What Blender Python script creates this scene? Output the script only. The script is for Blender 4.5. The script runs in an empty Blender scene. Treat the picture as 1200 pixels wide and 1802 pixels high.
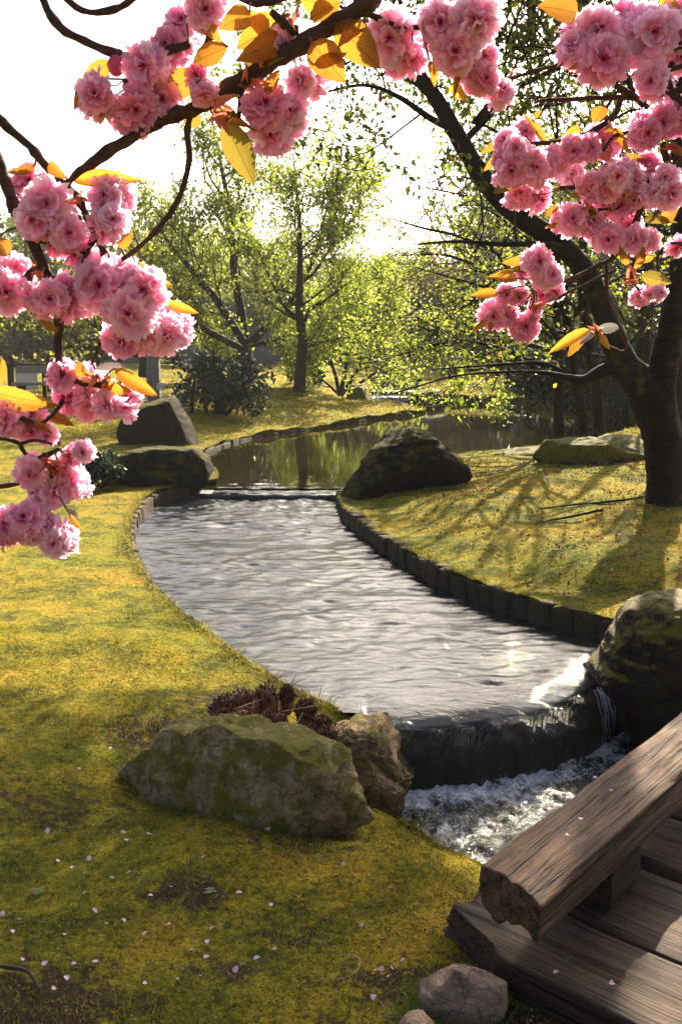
import bpy, math, random
import numpy as np
from mathutils import Vector, Matrix
from mathutils.geometry import delaunay_2d_cdt

random.seed(7)
rng = np.random.default_rng(7)
SC = bpy.context.scene
COL = SC.collection

# ------------------------------------------------------------------ camera, sky, sun, exposure
F = 1752.0
PITCH = math.atan(295 / F)
EYE = 1.6
cam = bpy.data.cameras.new('camera')
cam.sensor_fit = 'VERTICAL'
cam.sensor_height = 36.0
cam.lens = 36.0 * F / 1802.0
cam.clip_start = 0.05
cam.clip_end = 3000
cam_o = bpy.data.objects.new('camera', cam)
COL.objects.link(cam_o)
cam_o.location = (0, 0, EYE)
cam_o.rotation_euler = (math.pi / 2 - PITCH, 0, 0)
SC.camera = cam_o

SUN_AZ = math.radians(19)      # to the right of the view direction
SUN_EL = math.radians(31)
world = bpy.data.worlds.new('World')
SC.world = world
world.use_nodes = True
wn = world.node_tree
wn.nodes.clear()
sky = wn.nodes.new('ShaderNodeTexSky')
sky.sky_type = 'NISHITA'
sky.sun_disc = False
sky.sun_elevation = SUN_EL
sky.sun_rotation = SUN_AZ
sky.air_density = 0.55
sky.dust_density = 5.0
sky.ozone_density = 1.0
bg = wn.nodes.new('ShaderNodeBackground')
bg.inputs['Strength'].default_value = 0.08
wo = wn.nodes.new('ShaderNodeOutputWorld')
wn.links.new(sky.outputs[0], bg.inputs[0])
wn.links.new(bg.outputs[0], wo.inputs[0])

sun = bpy.data.lights.new('sun', 'SUN')
sun.energy = 5.0
sun.angle = math.radians(0.5)
sun.color = (1.0, 0.86, 0.66)
sun_o = bpy.data.objects.new('sun', sun)
COL.objects.link(sun_o)
sdir = Vector((math.sin(SUN_AZ) * math.cos(SUN_EL), math.cos(SUN_AZ) * math.cos(SUN_EL), math.sin(SUN_EL)))
sun_o.location = sdir * 60
sun_o.rotation_euler = sdir.to_track_quat('Z', 'Y').to_euler()

SC.view_settings.view_transform = 'Standard'
SC.view_settings.look = 'None'
SC.view_settings.exposure = 1.93
SC.view_settings.gamma = 1.0
SC.view_settings.use_curve_mapping = False
SC.render.engine = 'CYCLES'
SC.cycles.use_denoising = True
SC.cycles.max_bounces = 8
SC.cycles.diffuse_bounces = 4
SC.cycles.glossy_bounces = 3
SC.cycles.transmission_bounces = 5
SC.cycles.transparent_max_bounces = 12
SC.cycles.caustics_reflective = False
SC.cycles.caustics_refractive = False
SC.cycles.sample_clamp_indirect = 6.0
SC.cycles.volume_bounces = 0
HAZE = 0.0006

# ------------------------------------------------------------------ helpers
cp, sp = math.cos(PITCH), math.sin(PITCH)


def ray(px, py):
    u = (px - 600) / F
    v = -(py - 901) / F
    return np.array([u, cp + v * sp, -sp + v * cp])


def P(px, py, z):
    """point on the level z seen at a photograph position"""
    d = ray(px, py)
    return np.array([0, 0, EYE]) + d * ((z - EYE) / d[2])


def D(px, py, dist):
    """point seen at a photograph position, dist metres ahead"""
    d = ray(px, py)
    return np.array([0, 0, EYE]) + d * (dist / d[1])


_perm = np.random.default_rng(3).permutation(256)
_perm = np.concatenate([_perm, _perm, _perm])
_grad = np.random.default_rng(4).normal(size=(256, 3))
_grad /= np.linalg.norm(_grad, axis=1)[:, None]


def perlin(p):
    p = np.asarray(p, float)
    i = np.floor(p).astype(int)
    f = p - i
    w = f * f * f * (f * (f * 6 - 15) + 10)
    i &= 255
    out = 0
    for dx in (0, 1):
        for dy in (0, 1):
            for dz in (0, 1):
                h = _perm[_perm[_perm[(i[:, 0] + dx) & 255] + ((i[:, 1] + dy) & 255)] + ((i[:, 2] + dz) & 255)]
                g = _grad[h]
                d = (g[:, 0] * (f[:, 0] - dx) + g[:, 1] * (f[:, 1] - dy) + g[:, 2] * (f[:, 2] - dz))
                wt = (w[:, 0] if dx else 1 - w[:, 0]) * (w[:, 1] if dy else 1 - w[:, 1]) * (w[:, 2] if dz else 1 - w[:, 2])
                out = out + wt * d
    return out


def fbm(p, oct=4, gain=0.5):
    p = np.asarray(p, float)
    a, s, tot = 1.0, 0, 0
    for k in range(oct):
        s = s + a * perlin(p * 2 ** k + 17.3 * k)
        a *= gain
    return s


def p2(x, y, sx=1, sy=1, z=0.0):
    x = np.asarray(x, float).ravel()
    return np.stack([x * sx, np.asarray(y, float).ravel() * sy, np.full(x.shape, z)], 1)


def mesh(name, verts, faces, mats=None, smooth=True, mat_idx=None):
    """faces: int array (n,3) or (n,4), or a list of such arrays"""
    verts = np.asarray(verts, np.float32)
    fl = faces if isinstance(faces, list) else [faces]
    fl = [np.asarray(f, np.int32) for f in fl if len(f)]
    me = bpy.data.meshes.new(name)
    me.vertices.add(len(verts))
    me.vertices.foreach_set('co', verts.ravel())
    loops = np.concatenate([f.ravel() for f in fl])
    tot = np.concatenate([np.full(len(f), f.shape[1], np.int32) for f in fl])
    start = np.concatenate([[0], np.cumsum(tot)[:-1]]).astype(np.int32)
    me.loops.add(len(loops))
    me.loops.foreach_set('vertex_index', loops)
    me.polygons.add(len(tot))
    me.polygons.foreach_set('loop_start', start)
    me.polygons.foreach_set('loop_total', tot)
    if mat_idx is not None:
        me.polygons.foreach_set('material_index', np.asarray(mat_idx, np.int32))
    me.update(calc_edges=True)
    me.polygons.foreach_set('use_smooth', np.full(len(tot), smooth))
    for m in (mats if isinstance(mats, (list, tuple)) else [mats]):
        if m is not None:
            me.materials.append(m)
    return me


def obj(name, me, parent=None, loc=None):
    o = bpy.data.objects.new(name, me)
    COL.objects.link(o)
    if parent is not None:
        o.parent = parent
    if loc is not None:
        o.location = loc
    return o


def tag(o, label=None, cat=None, group=None, kind=None):
    if label:
        o['label'] = label
    if cat:
        o['category'] = cat
    if group:
        o['group'] = group
    if kind:
        o['kind'] = kind
    return o


def empty(name, loc, label, cat, group=None):
    o = obj(name, None, None, tuple(loc))
    o.empty_display_size = 0.1
    return tag(o, label, cat, group)


class Soup:
    """collects vertices and faces"""

    def __init__(self):
        self.v, self.q, self.t, self.n = [], [], [], 0

    def add(self, v, q=None, t=None):
        v = np.asarray(v, float)
        if q is not None and len(q):
            self.q.append(np.asarray(q) + self.n)
        if t is not None and len(t):
            self.t.append(np.asarray(t) + self.n)
        self.v.append(v)
        self.n += len(v)

    def build(self, name, mat, parent=None, smooth=True, origin=None):
        v = np.concatenate(self.v)
        if origin is not None:
            v = v - np.asarray(origin)
        f = []
        if self.q:
            f.append(np.concatenate(self.q))
        if self.t:
            f.append(np.concatenate(self.t))
        return obj(name, mesh(name, v, f, mat, smooth), parent)


def catmull(pts, n=8, closed=False):
    pts = np.asarray(pts, float)
    if closed:
        pp = np.concatenate([pts[-1:], pts, pts[:2]])
    else:
        pp = np.concatenate([2 * pts[:1] - pts[1:2], pts, 2 * pts[-1:] - pts[-2:-1]])
    out = []
    for i in range(1, len(pp) - 2):
        p0, p1, p2_, p3 = pp[i - 1], pp[i], pp[i + 1], pp[i + 2]
        for t in np.linspace(0, 1, n, endpoint=False):
            out.append(0.5 * ((2 * p1) + (p2_ - p0) * t + (2 * p0 - 5 * p1 + 4 * p2_ - p3) * t * t
                              + (-p0 + 3 * p1 - 3 * p2_ + p3) * t ** 3))
    if not closed:
        out.append(pts[-1])
    return np.array(out)


def resample(pl, step):
    pl = np.asarray(pl, float)
    d = np.concatenate([[0], np.cumsum(np.linalg.norm(np.diff(pl, axis=0), axis=1))])
    n = max(1, int(round(d[-1] / step)))
    s = np.linspace(0, d[-1], n + 1)
    return np.stack([np.interp(s, d, pl[:, k]) for k in range(pl.shape[1])], 1)


def tube(soup, pts, rad, sides=6, lump=0.0, cap=True):
    pts = np.asarray(pts, float)
    rad = np.broadcast_to(np.asarray(rad, float), (len(pts),)).copy()
    n = len(pts)
    tan = np.gradient(pts, axis=0)
    tan /= np.linalg.norm(tan, axis=1)[:, None] + 1e-9
    ref = np.array([0.31, 0.17, 0.93])
    if abs(tan[0] @ ref) > 0.9:
        ref = np.array([0.93, 0.3, 0.1])
    u = np.cross(tan, ref)
    u /= np.linalg.norm(u, axis=1)[:, None] + 1e-9
    w = np.cross(tan, u)
    a = np.linspace(0, 2 * math.pi, sides, endpoint=False)
    ring = u[:, None, :] * np.cos(a)[None, :, None] + w[:, None, :] * np.sin(a)[None, :, None]
    rr = rad[:, None] * np.ones((1, sides))
    if lump:
        rr = rr * (1 + lump * rng.normal(size=rr.shape))
    v = (pts[:, None, :] + ring * rr[:, :, None]).reshape(-1, 3)
    i = np.arange(n - 1)[:, None] * sides
    j = np.arange(sides)[None, :]
    k = (j + 1) % sides
    q = np.stack([i + j, i + k, i + sides + k, i + sides + j], -1).reshape(-1, 4)
    t = []
    if cap:
        v = np.concatenate([v, pts[-1:] + tan[-1:] * rad[-1] * 0.6])
        e = (n - 1) * sides
        t = np.stack([e + j[0], e + k[0], np.full(sides, n * sides)], 1)
    soup.add(v, q, t)


def unit(v):
    v = np.asarray(v, float)
    return v / (np.linalg.norm(v) + 1e-9)


def inside(x, y, poly):
    x = np.asarray(x)
    y = np.asarray(y)
    r = np.zeros(x.shape, bool)
    n = len(poly)
    for i in range(n):
        x1, y1 = poly[i][:2]
        x2, y2 = poly[(i + 1) % n][:2]
        c = ((y1 > y) != (y2 > y)) & (x < (x2 - x1) * (y - y1) / (y2 - y1 + 1e-12) + x1)
        r ^= c
    return r


# ------------------------------------------------------------------ materials
class NT:
    def __init__(self, name):
        self.m = bpy.data.materials.new(name)
        self.m.use_nodes = True
        self.t = self.m.node_tree
        self.t.nodes.clear()
        self.out = self.t.nodes.new('ShaderNodeOutputMaterial')

    def n(self, typ, ins=None, **kw):
        nd = self.t.nodes.new('ShaderNode' + typ)
        for k, v in kw.items():
            setattr(nd, k, v)
        for k, v in (ins or {}).items():
            s = nd.inputs[k]
            if isinstance(v, bpy.types.NodeSocket):
                self.t.links.new(v, s)
            else:
                if isinstance(v, tuple) and len(v) == 3 and s.type == 'RGBA':
                    v = v + (1.0,)
                s.default_value = v
        return nd

    def coord(self, which='Object', scale=(1, 1, 1), rot=(0, 0, 0)):
        c = self.n('TexCoord').outputs[which]
        return self.n('Mapping', {'Vector': c, 'Scale': scale, 'Rotation': rot}).outputs[0]

    def noise(self, vec, scale, detail=4.0, rough=0.55, dist=0.0):
        return self.n('TexNoise', {'Vector': vec, 'Scale': scale, 'Detail': detail, 'Roughness': rough, 'Distortion': dist}).outputs[0]

    def ramp(self, fac, stops, interp='LINEAR'):
        r = self.n('ValToRGB', {'Fac': fac})
        cr = r.color_ramp
        cr.interpolation = interp
        while len(cr.elements) < len(stops):
            cr.elements.new(0.5)
        for e, (p, c) in zip(cr.elements, stops):
            e.position = p
            e.color = (c[0], c[1], c[2], 1) if isinstance(c, tuple) else (c, c, c, 1)
        return r.outputs[0]

    def mix(self, fac, a, b, mode='MIX'):
        nd = self.n('Mix', data_type='RGBA', blend_type=mode)
        for idx, v in ((0, fac), (6, a), (7, b)):
            s = nd.inputs[idx]
            if isinstance(v, bpy.types.NodeSocket):
                self.t.links.new(v, s)
            elif isinstance(v, tuple):
                s.default_value = v + (1.0,) if len(v) == 3 else v
            else:
                s.default_value = v
        return nd.outputs[2]

    def math(self, op, a, b=0.0, clamp=False):
        return self.n('Math', {0: a, 1: b}, operation=op, use_clamp=clamp).outputs[0]

    def bump(self, h, strength=0.5, dist=0.02, normal=None):
        ins = {'Height': h, 'Strength': strength, 'Distance': dist}
        if normal is not None:
            ins['Normal'] = normal
        return self.n('Bump', ins).outputs[0]

    def surf(self, s):
        self.t.links.new(s, self.out.inputs['Surface'])
        return self.m

    def pbr(self, **kw):
        return self.n('BsdfPrincipled', {k.replace('_', ' '): v for k, v in kw.items()}).outputs[0]


def leaf_mat(name, stops, trans=0.5, rough=0.45, tint=1.35, attr=None, spec=0.3):
    """thin leaf: diffuse + light through it, shade varies from leaf to leaf"""
    t = NT(name)
    if attr:
        isl = t.n('NewGeometry').outputs['Random Per Island']
        c0 = t.ramp(t.n('Attribute', attribute_name=attr).outputs['Fac'], stops)
        hue = t.math('ADD', t.math('MULTIPLY', isl, 0.3), 0.85)
        c = t.mix(1.0, c0, t.n('CombineColor', {0: hue, 1: hue, 2: hue}).outputs[0], 'MULTIPLY')
        rnd = t.n('ObjectInfo').outputs['Random']
        c = t.mix(0.8, c, t.ramp(rnd, [(0.0, (.92, .66, .76)), (.4, (1.0, .92, .96)), (.75, (1.02, 1.06, 1.05)), (1.0, (1.0, 1.22, 1.14))]), 'MULTIPLY')
    else:
        isl = t.n('NewGeometry').outputs['Random Per Island']
        c = t.ramp(isl, stops)
    ct = t.mix(1.0, c, (tint, tint, tint), 'MULTIPLY')
    d = t.pbr(Base_Color=c, Roughness=rough, Specular_IOR_Level=spec)
    tr = t.n('BsdfTranslucent', {'Color': ct}).outputs[0]
    return t.surf(t.n('MixShader', {0: trans, 1: d, 2: tr}).outputs[0])


def make_lawn():
    t = NT('moss_lawn')
    v = t.coord()
    n0 = t.noise(v, 0.55, 3)
    n1 = t.noise(v, 3.2, 6, 0.6, 0.3)
    n2 = t.noise(v, 22, 6, 0.7, 0.2)
    n3 = t.noise(v, 130, 5, 0.75)
    base = t.ramp(t.math('ADD', t.math('MULTIPLY', n1, 0.6), t.math('MULTIPLY', n2, 0.4)),
                  [(0.32, (0.030, 0.034, 0.008)), (0.42, (0.110, 0.118, 0.011)), (0.50, (0.300, 0.262, 0.019)),
                   (0.58, (0.470, 0.335, 0.028)), (0.68, (0.270, 0.150, 0.028)), (0.78, (0.090, 0.050, 0.022))])
    big = t.ramp(n0, [(0.35, (0.75, 0.95, 0.8)), (0.65, (1.15, 0.98, 0.95))])
    base = t.mix(1.0, base, big, 'MULTIPLY')
    fine = t.ramp(n3, [(0.30, (0.15, 0.15, 0.15)), (0.50, (1.0, 1.0, 1.0)), (0.72, (1.7, 1.6, 1.35))])
    base = t.mix(0.9, base, fine, 'MULTIPLY')
    clump = t.noise(v, 48, 4, 0.6, 0.5)
    base = t.mix(0.85, base, t.ramp(clump, [(0.34, (0.28, 0.30, 0.25)), (0.50, (1.0, 1.0, 1.0)), (0.68, (1.35, 1.3, 1.15))]), 'MULTIPLY')
    # bare soil worn through the moss, as a map attribute with ragged edges
    soil = t.n('Attribute', attribute_name='soil').outputs['Fac']
    sm = t.math('ADD', soil, t.math('MULTIPLY', t.math('SUBTRACT', t.noise(v, 16, 6, 0.7), 0.5), 1.6))
    sm = t.ramp(sm, [(0.42, 0.0), (0.60, 1.0)])
    sc = t.ramp(t.noise(v, 160, 4, 0.7), [(0.3, (0.030, 0.018, 0.011)), (0.55, (0.085, 0.050, 0.030)), (0.75, (0.17, 0.11, 0.07))])
    base = t.mix(sm, base, sc)
    h = t.math('ADD', t.math('ADD', t.math('MULTIPLY', n2, 0.6), t.math('MULTIPLY', clump, 0.7)), t.math('MULTIPLY', n3, 0.5))
    h = t.math('ADD', h, t.math('MULTIPLY', t.noise(v, 420, 3, 0.7), 0.2))
    return t.surf(t.pbr(Base_Color=base, Roughness=0.95, Specular_IOR_Level=0.1, Normal=t.bump(h, 1.0, 0.05)))


def make_rock(name, stone, moss, moss_amt, scale=1.0, wet=0.75, topmoss=0.5):
    t = NT(name)
    v = t.coord()
    a = t.noise(v, 3.5 * scale, 8, 0.62, 0.6)
    b = t.noise(t.coord(scale=(1, 1, 2.6), rot=(0.35, 0.5, 0.2)), 9 * scale, 8, 0.7, 1.2)
    f = t.noise(v, 70 * scale, 6, 0.75)
    dark = tuple(0.32 * c for c in stone)
    lite = tuple(min(1, 1.55 * c) for c in stone)
    c = t.ramp(t.math('ADD', t.math('MULTIPLY', a, 0.5), t.math('MULTIPLY', b, 0.5)), [(0.33, dark), (0.5, stone), (0.68, lite)])
    c = t.mix(0.8, c, t.ramp(f, [(0.32, (0.28, 0.27, 0.26)), (0.5, (1, 1, 1)), (0.70, (1.9, 1.8, 1.6))]), 'MULTIPLY')
    # pale lichen flecks
    li = t.ramp(t.noise(v, 26 * scale, 4, 0.6), [(0.62, 0.0), (0.70, 1.0)])
    c = t.mix(t.math('MULTIPLY', li, 0.45), c, tuple(min(1, 2.0 * k) for k in stone))
    nz = t.n('SeparateXYZ', {0: t.n('NewGeometry').outputs['Normal']}).outputs[2]
    mm = t.math('ADD', t.math('MULTIPLY', t.math('ADD', nz, 0.15), topmoss), t.math('MULTIPLY', t.noise(v, 5 * scale, 7, 0.68, 0.4), 1.0))
    lo = 1.12 - moss_amt
    mm = t.ramp(mm, [(max(0.0, min(lo, 0.9)), 0.0), (min(1.0, lo + 0.13), 1.0)])
    mc = t.mix(t.noise(v, 34 * scale, 5, 0.7), tuple(0.35 * k for k in moss), tuple(1.5 * k for k in moss))
    c = t.mix(mm, c, mc)
    rg = t.n('TexNoise', {'Vector': t.coord(scale=(1, 1, 1.8), rot=(.5, .3, .1)), 'Scale': 6.5 * scale, 'Detail': 7.0, 'Roughness': .6, 'Distortion': .5}, noise_type='RIDGED_MULTIFRACTAL').outputs[0]
    crk = t.ramp(t.n('TexVoronoi', {'Vector': t.n('VectorMath', {0: t.coord(scale=(1, 1, 1.5), rot=(.4, .6, 0)), 1: t.n('VectorMath', {0: t.n('TexNoise', {'Vector': v, 'Scale': 5.0 * scale, 'Detail': 4.0}).outputs[1], 1: (.22 / scale, .22 / scale, .22 / scale)}, operation='MULTIPLY').outputs[0]}).outputs[0],
                                    'Scale': 2.1 * scale}, feature='DISTANCE_TO_EDGE').outputs[0], [(0.0, 0.0), (0.03, 1.0)])
    c = t.mix(0.75, c, t.ramp(rg, [(0.0, (1.5, 1.45, 1.35)), (0.35, (1.05, 1.05, 1.05)), (0.8, (0.40, 0.38, 0.36))]), 'MULTIPLY')  # relief shading put into the colour: creases darker, ridges lighter
    c = t.mix(t.math('MULTIPLY', t.math('SUBTRACT', 1.0, crk), .6), c, dark)
    h = t.math('ADD', t.math('MULTIPLY', b, 0.7), t.math('MULTIPLY', f, 0.34))
    h = t.math('ADD', h, t.math('ADD', t.math('MULTIPLY', rg, -.22), t.math('MULTIPLY', crk, .18)))
    h = t.math('ADD', h, t.math('MULTIPLY', mm, 0.12))
    return t.surf(t.pbr(Base_Color=c, Roughness=wet, Specular_IOR_Level=(0.5 if wet < .5 else 0.12), Normal=t.bump(h, 1.0, 0.075 / scale)))


def make_wood(name, dark, lite, sx=1.0, moss=0.0):
    t = NT(name)
    v1 = t.coord(scale=(1.6, 40, 40))
    g = t.noise(v1, 1.0, 8, 0.72, 0.6)
    g2 = t.noise(t.coord(scale=(5, 190, 190)), 1.0, 5, 0.7, 0.3)
    cr = t.ramp(t.noise(t.coord(scale=(1.0, 46, 46)), 1.0, 4, 0.6, 1.0), [(0.36, 0.0), (0.43, 1.0)])
    v = t.coord()
    k = t.noise(v, 7, 5, 0.6)
    c = t.ramp(t.math('ADD', t.math('MULTIPLY', g, 0.6), t.math('MULTIPLY', g2, 0.4)),
               [(0.36, dark), (0.5, tuple((p + q) / 2.4 for p, q in zip(dark, lite))), (0.64, lite)])
    c = t.mix(0.75, c, t.ramp(k, [(0.3, (0.5, 0.48, 0.47)), (0.65, (1.25, 1.2, 1.15))]), 'MULTIPLY')
    c = t.mix(t.math('SUBTRACT', 1.0, cr), c, tuple(0.25 * p for p in dark))
    if moss:
        mk = t.ramp(t.noise(v, 11, 6, 0.7), [(0.66 - moss, 0.0), (0.76 - moss, 0.8)])
        c = t.mix(mk, c, (0.10, 0.085, 0.02))
    h = t.math('ADD', t.math('MULTIPLY', g, 0.6), t.math('MULTIPLY', g2, 0.25))
    h = t.math('ADD', h, t.math('MULTIPLY', cr, 0.5))
    return t.surf(t.pbr(Base_Color=c, Roughness=0.72, Specular_IOR_Level=0.25, Normal=t.bump(h, 1.0, 0.035)))


def make_bark(name, dark, lite, moss=0.0, bands=True, scale=1.0):
    t = NT(name)
    v = t.coord()
    a = t.noise(v, 14 * scale, 7, 0.7, 0.4)
    b = t.noise(t.coord(scale=(2, 2, 26) if bands else (14, 14, 2.5)), 2.2 * scale, 5, 0.65, 0.4)
    c = t.ramp(t.math('ADD', t.math('MULTIPLY', a, 0.5), t.math('MULTIPLY', b, 0.5)), [(0.32, dark), (0.66, lite)])
    if moss:
        mk = t.ramp(t.noise(v, 3.0 * scale, 6, 0.65), [(0.62 - moss, 0.0), (0.74 - moss, 0.9)])
        c = t.mix(mk, c, (0.085, 0.095, 0.018))
    h = t.math('ADD', t.math('MULTIPLY', a, 0.6), t.math('MULTIPLY', b, 0.8))
    return t.surf(t.pbr(Base_Color=c, Roughness=0.85, Specular_IOR_Level=0.2, Normal=t.bump(h, 0.9, 0.03 / scale)))


def make_water(name, col, col2, bump_s, sc, rough=0.03, stretch=(1, 1, 1), foam=None):
    t = NT(name)
    v = t.coord(scale=stretch)
    n = t.noise(v, sc, 4, 0.6, 0.6)
    n2 = t.noise(v, sc * 3.7, 3, 0.6, 0.3)
    h = t.math('ADD', t.math('MULTIPLY', n, 1.0), t.math('MULTIPLY', n2, 0.35))
    c = t.mix(t.ramp(t.noise(t.coord(), 1.3, 4, 0.6), [(0.35, 0.0), (0.65, 1.0)]), col, col2)
    b = t.pbr(Base_Color=c, Roughness=rough, IOR=1.333, Specular_IOR_Level=0.5, Normal=t.bump(h, bump_s, 0.03))
    if foam:
        fa = t.n('Attribute', attribute_name='foam').outputs['Fac']
        fm = t.math('ADD', fa, t.math('MULTIPLY', t.math('SUBTRACT', t.noise(t.coord(), 30, 7, 0.75, 1.0), 0.5), 1.7))
        fm = t.ramp(fm, [(0.48, 0.0), (0.95, 1.0)])
        fo = t.pbr(Base_Color=(0.80, 0.82, 0.84), Roughness=0.35, Subsurface_Weight=0.0,
                   Normal=t.bump(t.noise(t.coord(), 60, 4, 0.6), 0.4, 0.01))
        b = t.n('MixShader', {0: t.math('MULTIPLY', fm, foam), 1: b, 2: fo}).outputs[0]
    return t.surf(b)


M = {}
M['lawn'] = make_lawn()
M['rock_grey'] = make_rock('weathered_stone', (0.30, 0.235, 0.130), (0.135, 0.122, 0.014), 0.64, 2.2, topmoss=0.12)
M['rock_warm'] = make_rock('warm_stone', (0.165, 0.112, 0.060), (0.11, 0.092, 0.010), 0.36, 2.0, topmoss=0.32)
M['rock_dark'] = make_rock('dark_wet_stone', (0.030, 0.022, 0.014), (0.120, 0.100, 0.010), 0.34, 1.6, 0.6, topmoss=0.52)
M['rock_black'] = make_rock('dark_stone', (0.020, 0.016, 0.012), (0.070, 0.064, 0.010), 0.40, 1.4, 0.9, topmoss=0.36)
M['rock_moss'] = make_rock('mossy_stone', (0.024, 0.020, 0.017), (0.115, 0.105, 0.012), 0.68, 1.4, topmoss=0.55)
M['rock_small'] = make_rock('smooth_stone', (0.20, 0.150, 0.110), (0.07, 0.05, 0.02), 0.16, 4.0, topmoss=0.1)
M['edge_stone'] = make_rock('edging_stone', (0.062, 0.046, 0.028), (0.095, 0.078, 0.010), 0.42, 4.0, 0.65, topmoss=0.2)
M['edge_dark'] = make_rock('dark_edging_stone', (0.045, 0.036, 0.026), (0.06, 0.055, 0.012), 0.42, 2.0, 0.65, topmoss=0.2)
M['weir'] = make_rock('wet_weir_stone', (0.006, 0.005, 0.004), (0.012, 0.017, 0.003), 0.62, 5.0, 0.4, topmoss=0.3)
M['beam'] = make_wood('weathered_beam_wood', (0.014, 0.0065, 0.0032), (0.30, 0.170, 0.090), moss=0.05)
M['plank'] = make_wood('old_plank_wood', (0.011, 0.0055, 0.003), (0.125, 0.068, 0.036), moss=0.04)
M['bark'] = make_bark('cherry_bark', (0.022, 0.014, 0.012), (0.115, 0.068, 0.050), 0.0, True, 6.0)
M['bark_maple'] = make_bark('mossy_tree_bark', (0.004, 0.003, 0.002), (0.030, 0.020, 0.012), 0.03)
M['bark_far'] = make_bark('tree_bark', (0.010, 0.008, 0.006), (0.040, 0.030, 0.021), 0.05, False)
M['pool'] = make_water('rippled_pool_water', (0.010, 0.014, 0.017), (0.024, 0.026, 0.024), 0.16, 20, 0.012, (0.7, 1.3, 1))
M['pond'] = make_water('still_pond_water', (0.012, 0.011, 0.004), (0.020, 0.016, 0.006), 0.012, 5, 0.0, (0.6, 2.0, 1))
M['rapid'] = make_water('white_water', (0.012, 0.018, 0.010), (0.030, 0.034, 0.020), 0.6, 22, 0.06, foam=0.95)

# ------------------------------------------------------------------ the stream channel and the land around it
Z_LOW, Z_POOL, Z_POND, Z_UP = -0.45, -0.12, -0.04, 0.26
left_low = [(5, -2), (3, .5), (1.9, 1.8), (1.3, 2.62), (.92, 3.14), (.58, 3.55), (.40, 3.78), (.27, 3.98), (.18, 4.2), (.14, 4.42)]
left_pool = [(.03, 4.52), (-.11, 4.60), (-.29, 4.82), (-.49, 5.16), (-.69, 5.51), (-.89, 5.92), (-1.13, 6.39), (-1.39, 7.02),
             (-1.64, 7.78), (-1.87, 8.72), (-2.04, 9.9), (-2.02, 10.75), (-1.72, 11.25)]
left_pond = [(-1.48, 11.7), (-1.52, 12.3), (-1.85, 13.8), (-2.06, 14.95), (-1.67, 17.2), (-.45, 19.55), (.76, 22.1), (1.55, 23.4), (2.02, 24.3),
             (1.95, 25.1), (1.4, 26.6), (.85, 28.2)]
upstream = [(.95, 30.5), (1.1, 36), (2.9, 36), (2.35, 30.5), (2.3, 28.7)]
right_pond = [(3.2, 28.9), (4.2, 28.2), (5.0, 26.5), (5.8, 24.0), (6.1, 21.5), (5.7, 19), (4.8, 17.0), (3.62, 15.78), (2.49, 14.95),
              (1.59, 13.86), (.95, 12.8), (.42, 11.9), (.12, 11.35)]
right_pool = [(-.01, 10.9), (-.01, 10.3), (.03, 9.75), (.12, 9.25), (.25, 8.72), (.45, 7.85), (.72, 6.98), (1.0, 6.40), (1.26, 6.0), (1.53, 5.66),
              (1.85, 5.36)]
right_low = [(1.72, 5.1), (1.6, 4.8), (2.2, 4.1), (3, 3.2), (4.5, 1.5), (7, -1)]
channel = np.concatenate([resample(catmull(np.array(s), 6), st) for s, st in
                          ((left_low, .08), (left_pool, .08), (left_pond, .22), (upstream, .4), (right_pond, .25), (right_pool, .08), (right_low, .12))])
keep = np.concatenate([[True], np.linalg.norm(np.diff(channel, axis=0), axis=1) > 0.02])
channel = channel[keep]

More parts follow.
